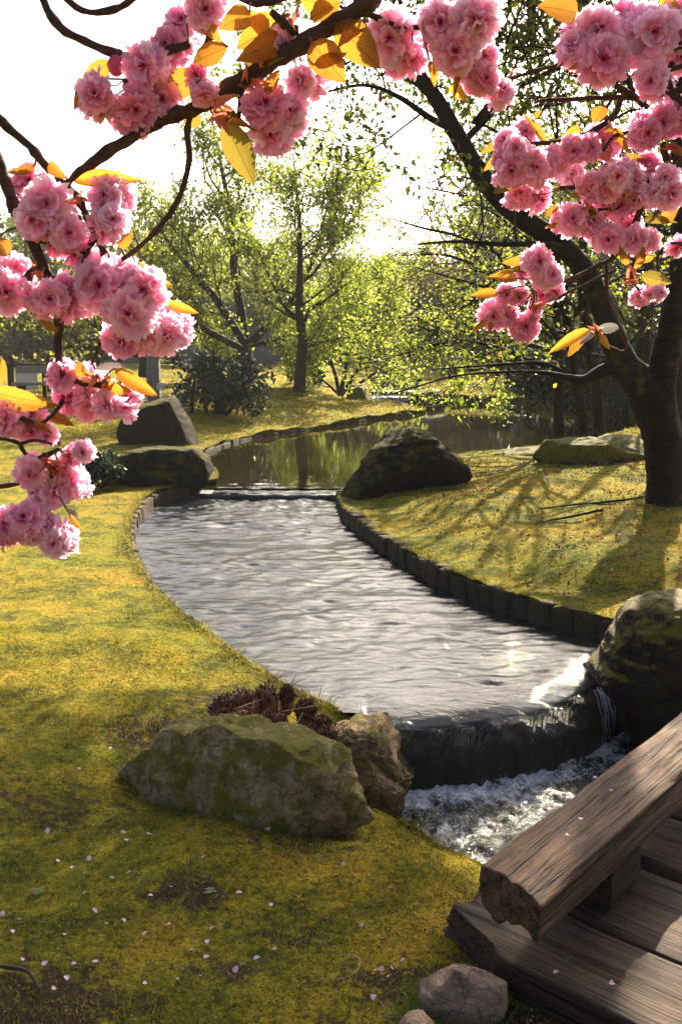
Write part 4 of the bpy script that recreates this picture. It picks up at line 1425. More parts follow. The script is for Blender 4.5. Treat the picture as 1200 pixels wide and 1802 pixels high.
# ---- pink tree far right of the centre
b5 = np.array([5.4, 46, .8])
root, g = mk_tree('flowering_tree', b5, 'hazy pale pink flowering tree far behind the pond', 15)
for pl in ([(0, 0, 0), (.1, 0, 1.4), (-.6, 0, 3), (-1.6, 0, 4.6)], [(0, 0, 1.2), (.6, .2, 2.6), (1.4, 0, 4.4)], [(0, 0, 1.2), (-1.3, -.3, 2.2), (-2.8, 0, 3.2)], [(.1, 0, 1.3), (1.8, 0, 2.1), (3.2, 0, 2.9)]):
    g.limb(np.array(pl) + b5, [.2, .14, .08, .03], .3, .4, 2.0, 2, (4, 5), .1)
g.wood('trunk', M['bark_far'], root, b5, rmin=.01)
leaf_cloud(g.leaf, 9, .2, .15, M['leaf_pink'], 'crown', root, b5, seed=7)

# ---- the big dark tree on the right bank
bm_ = P(1172, 884, .30)
root, g = mk_tree('cherry_maple_tree', bm_, 'big dark forked tree leaning over the right bank', 16)
root.name = 'leaning_tree'
dd = bm_[1]
px_r = dd / F
g.tubes.append((catmull(np.array(px3([(1176, 905), (1174, 870), (1170, 820), (1165, 770), (1152, 725), (1138, 690), (1118, 660)], dd)), 6), np.interp(np.linspace(0, 1, 37), [0, .1, .3, .6, .8, 1], [54, 39, 34, 34, 36, 28]) * px_r, 18))
g.tubes.append((catmull(np.array(px3([(1176, 790), (1166, 740), (1160, 690), (1168, 640), (1180, 580), (1195, 500), (1203, 400), (1196, 300), (1205, 100), (1230, -120), (1240, -300)], dd)), 6), np.interp(np.linspace(0, 1, 61), [0, .2, .3, .5, 1], [26, 28, 25, 22, 9]) * px_r, 14))
lim = [(1128, 672), (1096, 640), (1076, 590), (1056, 530), (1022, 468), (975, 422), (918, 384), (868, 338), (828, 280), (795, 222), (766, 172), (738, 132), (706, 60), (690, -60), (640, -180)]
g.tubes.append((catmull(np.array(px3(lim, dd)), 6), np.interp(np.linspace(0, 1, 85), [0, .07, .2, .3, .55, .75, .85, 1], [29, 26, 21, 18, 16, 12, 9, 5]) * px_r, 14))
L3 = catmull(np.array(px3(lim, dd)), 3)
# side limbs with hanging leaves
for pl, r, lev in (([(800, 228), (760, 210), (700, 170), (640, 150), (560, 165)], 7, 2), ([(770, 180), (720, 140), (650, 110), (600, 80)], 6, 2),
                   ([(838, 215), (880, 170), (960, 130), (1050, 95), (1120, 90)], 8, 2), ([(815, 250), (850, 215), (900, 170), (980, 175)], 7, 2),
                   ([(760, 165), (770, 100), (800, 40), (840, -40)], 8, 2), ([(740, 130), (680, 70), (610, 20), (540, -40)], 8, 2),
                   ([(900, 372), (950, 330), (1010, 290), (1060, 200), (1100, 140)], 9, 2), ([(860, 330), (900, 260), (950, 200), (1000, 120)], 7, 2),
                   ([(1000, 440), (960, 430), (880, 430), (800, 425), (735, 430)], 7, 1), ([(1196, 380), (1130, 330), (1050, 280), (980, 260)], 8, 2),
                   ([(1202, 250), (1130, 180), (1060, 60), (1010, -40)], 9, 2), ([(706, 60), (640, 10), (540, -60), (440, -100)], 6, 2)):
    dj = random.uniform(-1.2, 1.5)
    q = [D(a, b, dd + dj * k / (len(pl) - 1)) for k, (a, b) in enumerate(pl)]
    g.limb(q, [r * px_r, r * .75 * px_r, r * .45 * px_r, .008], .25, .26, 1.15, lev, (3, 4), .02, 1.2, taper=.3, sides=6)
# low limbs reaching over the pond
g.limb(px3([(1092, 645), (1060, 652), (1030, 668), (1000, 665), (950, 655), (880, 655), (800, 662), (700, 690)], dd), [13 * px_r, 11 * px_r, 7 * px_r, 3 * px_r, .009, .006], .5, .35, .8, 1, (3, 4), .02, 1.2, .4)
g.limb(px3([(1010, 668), (960, 640), (900, 640), (830, 645), (760, 650)], dd + .3), [.018, .014, .010, .006], .2, .3, .7, 1, (3, 4), .02, 1.2, .4)
# crown above the picture: unseen limbs placed to shade the near lawn
crown_polys = len(g.leaf)
shade_u = np.array([sdir.x, sdir.y]) / sdir.z
for k in range(20):
    z_ = random.uniform(4.5, 6.0)
    hit = np.array([random.uniform(-1.8, .15), random.uniform(1.7, 3.7)])
    b = np.array([*(hit + shade_u * z_), z_])
    e = b + np.array([random.uniform(-.8, .6), random.uniform(-.9, .9), random.uniform(.1, .7)])
    st_ = D(690 + 28 * k, -60 - 5 * k, dd)
    g.limb([st_, st_ * .5 + b * .5 + np.array([0, 0, .3]), b, e], [.06, .05, .03, .01], .45, .36, 1.1, 2, (4, 4), .02, 1.2, taper=.3, sides=5)


def lit(pts):
    """crown shaped for the light"""
    gx, gy = pts[:, 0] - shade_u[0] * pts[:, 2], pts[:, 1] - shade_u[1] * pts[:, 2]
    return (gy > 1.15) & ~((gy > 4.4) & (gx < .1)) & ~((gx > .5) & (gy < 4.6) & (fbm(pts * .9, 2) > -.12))


g.leaf = [p for p in g.leaf if lit(p[:1])[0]]
g.wood('trunk', M['bark_maple'], root, bm_, lump=.035, rmin=.004)
leaf_cloud(g.leaf, 8, .055, .068, M['leaf_green'], 'crown', root, bm_, droop=1.2, ovate=True, seed=8)
leaf_cloud(g.leaf, 3, .05, .045, M['leaf_red'], 'faded_flowers', root, bm_, droop=1.5, ovate=True, seed=9)

# ---- slender trees behind it
for k, (pl, dist, r, lab) in enumerate((
        ([(1032, 776), (1022, 720), (1010, 670), (1003, 600), (988, 520), (975, 420), (965, 300)], 13.6, .085, 'slender dark tree on the pond bank, left one of the close pair'),
        ([(1058, 774), (1050, 700), (1042, 640), (1030, 560), (1022, 480), (1030, 380), (1040, 250)], 14.2, .10, 'slender dark tree on the pond bank, right one of the close pair'),
        ([(1150, 770), (1140, 690), (1130, 600), (1140, 500), (1130, 380), (1120, 200)], 16.5, .16, 'dark upright tree half hidden behind the big forked trunk'),
        ([(1206, 760), (1196, 660), (1186, 560), (1190, 450), (1180, 300)], 13.5, .15, 'dark tree trunk at the right picture edge behind the forked trunk'))):
    pts3 = [D(a, b, dist) for a, b in pl]
    base = np.array([pts3[0][0], pts3[0][1], float(land_z([pts3[0][0]], [pts3[0][1]])[0])])
    pts3[0] = base - np.array([0, 0, .12])
    root, g = mk_tree('slender_tree', base, lab, 30 + k, group='slender trees behind the big forked tree')
    g.limb(pts3, [r, r * .9, r * .8, r * .6, .02], .3, .33, 2.2, 2, (3, 4), .03, 1.3, .5, taper=.1)
    g.wood('trunk', M['bark_maple'], root, base, rmin=.005)
    leaf_cloud(g.leaf, 7, .13, .085, M['leaf_layer'], 'crown', root, base, seed=20 + k, up=1.5)

# ---- layered branches reaching left over the pond: an open, twiggy tree
base = P(985, 752, .15)
root, g = mk_tree('twiggy_tree', base, 'open twiggy tree with long flat branches stretching left over the pond', 44)
dd = 15.0
base = D(985, 752, dd)
base[2] = float(land_z([base[0]], [base[1]])[0])
root.location = base
g.limb([base - np.array([0, 0, .1]), D(982, 680, dd), D(980, 600, dd), D(978, 520, dd), D(972, 440, dd)], [.09, .08, .07, .05, .03], .5, .4, 1.3, 2, (3, 4), .02, 1.3, .4)
for pl in ([(980, 620), (900, 600), (800, 600), (720, 620), (640, 640)], [(980, 590), (880, 570), (780, 555), (700, 560)], [(980, 560), (900, 520), (800, 490), (730, 470)],
           [(978, 520), (900, 460), (820, 420), (740, 400), (690, 385)], [(975, 470), (900, 400), (830, 350), (750, 330)], [(980, 640), (900, 640), (840, 650), (770, 670)],
           [(978, 540), (880, 490), (790, 450), (700, 450)], [(980, 600), (920, 560), (860, 530), (800, 530)]):
    q = [D(a, b, dd + random.uniform(-.6, .6) * k) for k, (a, b) in enumerate(pl)]
    g.limb(q, [.035, .028, .020, .008], .15, .22, .95, 2, (3, 4), .02, 1.2, .4, taper=.3, sides=5)
g.wood('trunk', M['bark_maple'], root, base, rmin=.0045)
leaf_cloud(g.leaf, 7, .08, .055, M['leaf_spring'], 'crown', root, base, seed=31, up=1.0, keep=lambda p: p[:, 2] < 3.4 + .25 * rng.normal(size=len(p)))

# ---- evergreen bush hanging over the pond
def bush(name, base, label, seed, stems, mat, wood, per, spread, size, L=.7, every=.2, ovate=False, kids=(3, 4), up=.1):
    root, g = mk_tree(name, base, label, seed, 'bush')
    for pl, r in stems:
        g.limb(pl, [r, r * .8, r * .5, .006], .3, every, L, 2, kids, up, 1.2)
    g.wood('stems', wood, root, base, rmin=.005)
    leaf_cloud(g.leaf, per, spread, size, mat, 'foliage', root, base, seed=seed, ovate=ovate)
    return root


bb = np.array([6.3, 22.2, .1])
stems = []
for k in range(26):
    e = np.array([random.uniform(3.3, 7.2), random.uniform(20.6, 23.2), random.uniform(.02, 1.5)])
    stems.append(([bb + np.array([0, 0, -.2]), (bb + e) / 2 + np.array([0, 0, .45]), e], .04))
bush('evergreen_bush', bb, 'dark evergreen bush hanging low over the pond water', 51, stems, M['leaf_dark'], M['bark_far'], 11, .14, .12, .8, .2)
for k, (x_, y_, h_, lab) in enumerate(((7.6, 25.5, 4.6, 'dark evergreen tree right behind the bush over the pond'), (10.0, 29, 6.5, 'tall dark evergreen tree furthest back on the right'),
                                       (11.5, 24, 6.0, 'dark evergreen tree behind the forked trunk at the right edge'), (6.4, 31.5, 4.2, 'smaller dark evergreen tree beyond the far right bank of the pond'))):
    bt = np.array([x_, y_, float(land_z([x_], [y_])[0])])
    root, g = mk_tree('evergreen_tree', bt, lab, 61 + k, group='evergreens right of the pond')
    g.limb([bt - np.array([0, 0, .1]), bt + np.array([.1, 0, h_ * .4]), bt + np.array([-.1, 0, h_ * .75]), bt + np.array([0, 0, h_])], [.2, .15, .09, .03], .08, .16, h_ * .42, 2, (3, 4), .02, 1.4, .6, taper=.55)
    g.wood('trunk', M['bark_far'], root, bt, rmin=.01)
    leaf_cloud(g.leaf, 9, .18, .17, M['leaf_dark'], 'crown', root, bt, seed=61 + k)
bb2 = np.array([6.6, 23.0, .2])
stems = []
for k in range(9):
    e = bb2 + np.array([random.uniform(-3.0, .8), random.uniform(-1.8, .4), random.uniform(.7, 2.0)])
    stems.append(([bb2, (bb2 + e) / 2 + np.array([0, 0, .35]), e], .04))
bush('leafy_bush', bb2, 'yellow-green leafy bush just behind the evergreen bush over the pond', 52, stems, M['leaf_layer'], M['bark_far'], 7, .13, .10, .9, .25)

# ---- rhododendron on the mound
rb = P(395, 742, .12)
dd = rb[1]
stems = []
for pl in ([(370, 755), (343, 740), (340, 690), (345, 650)], [(372, 755), (395, 720), (410, 690), (400, 650)], [(385, 745), (420, 705), (460, 685)], [(372, 755), (360, 700), (375, 650)],
           [(388, 740), (395, 690), (430, 650)], [(375, 750), (380, 700), (350, 665), (320, 650)], [(390, 738), (430, 690), (445, 660)], [(375, 750), (390, 690), (380, 640)]):
    stems.append((px3(pl, dd), .045))
bush('rhododendron_bush', rb, 'dark leafy bush with crooked bare stems behind the standing stone', 53, stems, M['leaf_dark'], M['bark_far'], 7, .10, .12, .55, .22, True)
sb = P(178, 858, .03)
stems = [([sb, sb + np.array([random.uniform(-.2, .2), random.uniform(-.1, .1), .12]), sb + np.array([random.uniform(-.3, .3), random.uniform(-.2, .2), .28])], .012) for k in range(7)]
bush('low_plant', sb, 'small dark leafy plant against the left side of the low rounded boulder', 54, stems, M['leaf_dark'], M['bark_far'], 6, .03, .05, .16, .05)

# ------------------------------------------------------------------ far background
# wood behind everything: one mass of foliage
wp = []
r3 = np.random.default_rng(77)
tr = Soup()
for k in range(120):
    ang = -.62 + 1.24 * (k + .5) / 120 + r3.normal(0, .006)
    dist = r3.uniform(48, 82)
    px_ = 600 + F * math.tan(ang)
    if px_ < 330:
        H_ = r3.uniform(5.0, 8.5)
    elif px_ < 560:
        H_ = r3.uniform(3.5, 7)
    elif px_ < 850:
        H_ = r3.uniform(3.0, 5.6)
    else:
        H_ = r3.uniform(8, 14)
    H_ *= dist / 60
    c = np.array([dist * math.tan(ang), dist, .9])
    tube(tr, [c, c + [0, 0, H_ * .5], c + [r3.normal(0, .4), 0, H_ * .85]], [.28, .2, .05], 6)
    for j in range(7):
        cc = c + np.array([r3.normal(0, 1.7), r3.normal(0, 1.4), H_ * r3.uniform(.3, .9)])
        n = 330
        u = r3.normal(size=(n, 3))
        u /= np.linalg.norm(u, axis=1)[:, None]
        u *= (r3.uniform(.35, 1.05, n) ** .6)[:, None]
        wp.append(cc + u * np.array([2.3, 2.0, H_ * .16 + .5]))
    # undergrowth
    u = r3.normal(size=(260, 3))
    wp.append(c + u * np.array([1.6, .8, .55]) + np.array([0, -1, .7]))
wp = np.concatenate(wp)
tag(tr.build('woodland_trunks', M['bark_far']), 'dark trunks inside the wood along the horizon', kind='stuff')
o = leaf_cloud([np.array([p, p + 1e-4]) for p in wp[:1]], 1, .01, .1, M['leaf_wood'], 'tmp', None, (0, 0, 0))
bpy.data.objects.remove(o)


def leaf_points(name, pts, size, mat, seed=1):
    r2 = np.random.default_rng(seed)
    n = len(pts)
    nz = r2.normal(size=(n, 3))
    nz /= np.linalg.norm(nz, axis=1)[:, None]
    ax = r2.normal(size=(n, 3))
    ax -= nz * (ax * nz).sum(1)[:, None]
    ax /= np.linalg.norm(ax, axis=1)[:, None]
    sd = np.cross(nz, ax)
    s = (size * r2.uniform(.5, 1.4, n))[:, None]
    v = np.stack([pts - ax * s * .5, pts + sd * s * .34, pts + ax * s * .5, pts - sd * s * .34], 1).reshape(-1, 3)
    f = (np.array([(0, 1, 2), (0, 2, 3)])[None] + 4 * np.arange(n)[:, None, None]).reshape(-1, 3)
    return obj(name, mesh(name, v, f, mat, False))


tag(leaf_points('woodland', wp, .34, M['leaf_wood'], 5), 'hazy wood filling the horizon', kind='stuff')

tq = NT('old_wall_plaster')
M['wall'] = tq.surf(tq.pbr(Base_Color=tq.ramp(tq.noise(tq.coord(scale=(1, 1, 3)), 1.2, 5), [(.3, (.05, .05, .06)), (.7, (.11, .11, .13))]), Roughness=.9))
tq = NT('grey_post_wood')
M['post'] = tq.surf(tq.pbr(Base_Color=tq.ramp(tq.noise(tq.coord(scale=(8, 8, 1)), 3, 4), [(.3, (.12, .11, .10)), (.7, (.24, .22, .20))]), Roughness=.85))
tq = NT('pale_board')
M['board'] = tq.surf(tq.pbr(Base_Color=(.52, .50, .46), Roughness=.6))
tq = NT('dark_iron')
M['iron'] = tq.surf(tq.pbr(Base_Color=(.03, .028, .028), Roughness=.5))


def box(soup, c, s, rz=0, bev=.0):
    bm = bmesh.new()
    bmesh.ops.create_cube(bm, size=1)
    bmesh.ops.scale(bm, vec=s, verts=bm.verts)
    bmesh.ops.bevel(bm, geom=bm.edges[:], offset=bev or min(s) * .12, segments=2, affect='EDGES')
    v = np.array([p.co[:] for p in bm.verts])
    ca, sa = math.cos(rz), math.sin(rz)
    v = np.stack([v[:, 0] * ca - v[:, 1] * sa, v[:, 0] * sa + v[:, 1] * ca, v[:, 2]], 1) + np.array(c)
    for f in bm.faces:
        ids = [q.index for q in f.verts]
        for k in range(1, len(ids) - 1):
            soup_t.append((ids[0] + soup.n, ids[k] + soup.n, ids[k + 1] + soup.n))
    soup.v.append(v)
    soup.n += len(v)
    bm.free()


def boxes(name, lst, mat, parent=None):
    global soup_t
    soup_t = []
    s = Soup()
    for b in lst:
        box(s, *b)
    s.t = [np.array(soup_t)]
    return s.build(name, mat, parent, False)


# boundary wall with capping, in panels
wl = empty('garden_wall', (-7, 44, .75), 'long grey-violet garden wall in the shade beneath the far trees', 'wall')
for i in range(4):
    boxes('wall_panel', [((-2.2 + 1.9 * i, 0, .75), (1.86, .25, 1.5))], M['wall'], wl)
    boxes('coping_stone', [((-2.2 + 1.9 * i, 0, 1.54), (1.88, .36, .1))], M['wall'], wl)

# sign board at the left
sg = P(50, 706, .42)
sr = empty('sign_board', sg, 'small white notice board on two posts at the far left by the path', 'sign')
k = sg[1] / F
boxes('post', [((-.36, 0, .36), (.07, .07, .80))], M['bark_far'], sr)
boxes('post', [((.36, 0, .36), (.07, .07, .80))], M['bark_far'], sr)
boxes('crossbar', [((0, 0, .74), (.84, .06, .07))], M['bark_far'], sr)
boxes('notice_panel', [((0, -.03, .45), (.46, .03, .42))], M['board'], sr)
# rope fence
fr = empty('rope_fence', P(20, 695, .42), 'low post and rope fence along the path at the far left', 'fence')
f0 = np.array(fr.location)
pp = []
for i, px_ in enumerate((-60, 10, 75, 120, 165, 205)):
    q = P(px_, 690, .42) - f0
    boxes('post', [((q[0], q[1] + .6, .42), (.08, .08, .9))], M['bark_far'], fr)
    pp.append(q + np.array([0, .6, .82]))
for a_, b_ in zip(pp[:-1], pp[1:]):
    s = Soup()
    tube(s, [a_ + (b_ - a_) * t_ - np.array([0, 0, .16 * 4 * t_ * (1 - t_)]) for t_ in np.linspace(0, 1, 8)], .018, 4)
    s.build('rope', M['iron'], fr)
# bench by the sign
bq = P(84, 712, .40)
br = empty('bench', bq, 'dark wooden bench right of the white notice board', 'bench')
boxes('seat', [((0, 0, .42), (1.3, .4, .06))], M['post'], br)
boxes('backrest', [((0, .2, .70), (1.3, .05, .16))], M['post'], br)
for sx_ in (-.5, .5):
    boxes('leg', [((sx_, 0, .2), (.08, .36, .42))], M['bark_far'], br)
# grey post with a pale box
gp = P(272, 702, .40)
gr = empty('wooden_post', gp, 'thick grey post with a small pale box behind the standing stone', 'post')
k = gp[1] / F
boxes('shaft', [((0, 0, 34 * k), (22 * k, 22 * k, 76 * k))], M['post'], gr)
boxes('cap', [((0, 0, 73 * k), (25 * k, 25 * k, 4 * k))], M['post'], gr)
boxes('pale_box', [((14 * k, -.12, 22 * k), (14 * k, 9 * k, 12 * k))], M['board'], gr)
# stone slab bridge over the inlet
sbq = np.array([2.6, 36.5, .45])
sr2 = empty('footbridge', sbq, 'dark low footbridge crossing the stream above the small cascade', 'bridge')
boxes('deck', [((0, 0, .62), (4.2, 1.2, .16))], M['wall'], sr2)
boxes('pier', [((-1.1, 0, .1), (.5, .8, .9))], M['wall'], sr2)
boxes('pier', [((1.3, 0, .1), (.5, .8, .9))], M['wall'], sr2)
boxes('rail', [((0, -.5, .98), (4.2, .08, .08))], M['bark_far'], sr2)
for sx_ in (-1.9, -.6, .7, 1.9):
    boxes('rail_post', [((sx_, -.5, .82), (.09, .09, .36))], M['bark_far'], sr2)
# clipped round bushes far off
for (px_, py_, w_, lab) in ((559, 663, 26, 'dark clipped ball shaped bush right of the slim tree on the mound'), (512, 662, 16, 'small dark clipped bush just left of the slim tree trunk'),):
    q = P(px_, py_, .66)
    k = q[1] / F
    u = np.random.default_rng(px_).normal(size=(2600, 3))
    u /= np.linalg.norm(u, axis=1)[:, None]
    u *= np.random.default_rng(2).uniform(.8, 1.03, 2600)[:, None]
    u[:, 2] = np.abs(u[:, 2])
    ro = empty('clipped_bush', q, lab, 'bush')
    o = leaf_points('foliage', u * np.array([w_ * k / 2, w_ * k / 2, w_ * k * .75]), .05, M['leaf_dark'], 3)
    o.parent = ro
    v, f = ICO[3]
    oc = obj('core', mesh('core', v * np.array([w_ * k * .42, w_ * k * .42, w_ * k * .62]), f, M['leaf_dark']), ro)
# roots on the right bank
for pl, lab in (([(1150, 872), (1080, 882), (1010, 888), (950, 895)], 'surface root running left from the big forked trunk'),
                ([(1060, 897), (1010, 908), (970, 915), (942, 922)], 'fallen stick lying on the right bank below the surface root')):
    s = Soup()
    q = []
    for a_, b_ in pl:
        w_ = P(a_, b_, .25)
        for _ in range(4):
            w_ = P(a_, b_, float(land_z([w_[0]], [w_[1]])[0]) + .012)
        q.append(w_)
    tube(s, catmull(np.array(q), 6), np.linspace(.013, .005, 19), 6, .12)
    tag(s.build('root' if 'root r' in lab else 'stick', M['bark_maple']), lab, 'root' if 'root r' in lab else 'stick')

# ------------------------------------------------------------------ the two flowering cherries in front
def blossom_mesh(seed, bud=0.0):
    r2 = np.random.default_rng(seed)
    V, Q, G, n0 = [], [], [], 0
    layers = [(12, .50, -.50, .19), (13, .56, -.16, .18), (12, .50, .12, .17), (10, .40, .34, .15), (7, .26, .62, .11)]
    nu, nw = 5, 7
    for li, (cnt, L, tilt, wd) in enumerate(layers):
        ph = r2.uniform(0, 6.28)
        for k in range(cnt):
            a = ph + 6.283 * k / cnt + r2.normal(0, .14)
            tl = tilt + r2.normal(0, .16)
            Lk = L * r2.uniform(.82, 1.12)
            tw_ = r2.normal(0, .32)
            u = np.linspace(0, 1, nu)
            w = np.linspace(-1, 1, nw)
            U, W = np.meshgrid(u, w, indexing='ij')
            width = wd * (.16 + .95 * U ** .75) * r2.uniform(.85, 1.15)
            tip = np.where(U > .99, -.16 * np.abs(W) ** 2.5 + np.array([0, .06, -.03, .05, -.08, .06, 0])[None, ::1 if r2.random() < .5 else -1] + r2.normal(0, .04, U.shape), 0) + np.where((U > .7) & (U < .99), -.05 * W * W, 0)
            x = (U + tip) * Lk
            y = W * width
            z = .10 * (W ** 2) * U * np.sign(r2.normal()) * r2.uniform(.3, 1) + r2.normal(0, .016, U.shape) * U + .08 * U * U * r2.normal(0, 1)
            y2 = y * math.cos(tw_) - z * math.sin(tw_)
            z2 = y * math.sin(tw_) + z * math.cos(tw_)
            xr = x * math.cos(tl) - z2 * math.sin(tl)
            zr = x * math.sin(tl) + z2 * math.cos(tl)
            P3 = np.stack([xr * math.cos(a) - y2 * math.sin(a), xr * math.sin(a) + y2 * math.cos(a), zr + .02 * li], -1).reshape(-1, 3)
            i = np.arange(nw - 1)[None, :] + np.arange(nu - 1)[:, None] * nw
            Q.append(np.stack([i, i + 1, i + nw + 1, i + nw], -1).reshape(-1, 4) + n0)
            V.append(P3)
            G.append(np.clip(U * .95 + r2.normal(0, .07), 0, 1).ravel())
            n0 += len(P3)
    # stamens
    for k in range(9):
        a = r2.uniform(0, 6.28)
        rr_ = r2.uniform(.02, .09)
        b = np.array([0, 0, .05])
        e = np.array([math.cos(a) * rr_, math.sin(a) * rr_, .24])
        s = np.array([.012, .0, 0])
        V.append(np.array([b - s, b + s, e + s, e - s]))
        Q.append(np.array([[0, 1, 2, 3]]) + n0)
        G.append(np.zeros(4))
        n0 += 4
    me_ = mesh('blossom', np.concatenate(V), np.concatenate(Q), M['petal'], True)
    at = me_.attributes.new('grad', 'FLOAT', 'POINT')
    at.data.foreach_set('value', np.concatenate(G).astype(np.float32))
    return me_


M['petal'] = leaf_mat('pink_petals', [(0, (.46, .03, .12)), (.2, (.88, .22, .44)), (.55, (.96, .43, .64)), (1, (.98, .74, .86))], .60, .55, 1.04, attr='grad', spec=.15)
M['bud'] = leaf_mat('deep_pink_bud', [(0, (.42, .05, .14)), (1, (.55, .10, .22))], .3, .5, 1.1)
def vein_leaf(name, c0, c1, trans, rough, spec, tint=1.5):
    t = NT(name)
    xyz = t.n('SeparateXYZ', {0: t.n('TexCoord').outputs['Object']})
    ay = t.math('ABSOLUTE', xyz.outputs[1])
    ph = t.math('SUBTRACT', t.math('MULTIPLY', xyz.outputs[0], 60.0), t.math('MULTIPLY', ay, 85.0))
    wv = t.math('POWER', t.math('ABSOLUTE', t.math('COSINE', t.math('MULTIPLY', ph, .5))), 14.0)
    mid = t.math('LESS_THAN', ay, .018)
    vein = t.math('MAXIMUM', t.math('MULTIPLY', wv, .55), mid)
    rnd = t.n('ObjectInfo').outputs['Random']
    c = t.mix(t.math('ADD', t.math('MULTIPLY', rnd, .6), t.math('MULTIPLY', t.noise(t.coord(), 5, 4, .6), .4)), c0, c1)
    c = t.mix(t.math('MULTIPLY', vein, .55), c, tuple(.42 * k for k in c0))
    ct = t.mix(1.0, c, (tint, tint, tint), 'MULTIPLY')
    nb = t.bump(t.math('SUBTRACT', 1.0, vein), .5, .03)
    d = t.pbr(Base_Color=c, Roughness=rough, Specular_IOR_Level=spec, Normal=nb)
    tr = t.n('BsdfTranslucent', {'Color': ct}).outputs[0]
    return t.surf(t.n('MixShader', {0: trans, 1: d, 2: tr}).outputs[0])


M['bronze'] = vein_leaf('bronze_leaf', (.20, .080, .012), (.44, .225, .024), .58, .38, .4)
M['olive'] = vein_leaf('olive_leaf', (.13, .10, .016), (.21, .16, .022), .42, .35, .5)
M['silver'] = vein_leaf('glossy_leaf', (.26, .24, .22), (.34, .32, .30), .2, .12, 1.0, 1.2)
M['redbud'] = leaf_mat('young_red_leaf', [(0, (.42, .11, .06)), (1, (.60, .22, .13))], .5, .45, 1.3)
tq = NT('flower_stalk')
M['stalk'] = tq.surf(tq.pbr(Base_Color=(.14, .12, .03), Roughness=.6))
BL = [blossom_mesh(s) for s in range(6)]


def leaf_shape(seed):
    r2 = np.random.default_rng(seed)
    nu, V, Qs = 11, [], []
    u = np.linspace(0, 1, nu)
    wd = .5 * np.sin(np.clip(u ** .85, 0, 1) * math.pi) ** .75 * (1 - .25 * u)
    wd[-1] = .004
    wd[0] = .01
    cols = [-1, -.5, 0, .5, 1]
    for i in range(nu):
        for c in cols:
            se = 1 + (.05 if (i % 2 and abs(c) == 1) else 0)
            V.append((u[i], c * wd[i] * se, .30 * abs(c) * wd[i] - .22 * u[i] ** 2 + .025 * math.sin(i * 2.9) * (abs(c) > .3) + r2.normal(0, .006)))
    i = np.arange(4)[None, :] + np.arange(nu - 1)[:, None] * 5
    return np.array(V), np.stack([i, i + 1, i + 6, i + 5], -1).reshape(-1, 4)


LS = {}
for mname in ('bronze', 'olive', 'silver', 'redbud'):
    LS[mname] = []
    for s in range(3):
        v, q = leaf_shape(s)
        LS[mname].append(mesh('leaf', v, q, M[mname]))


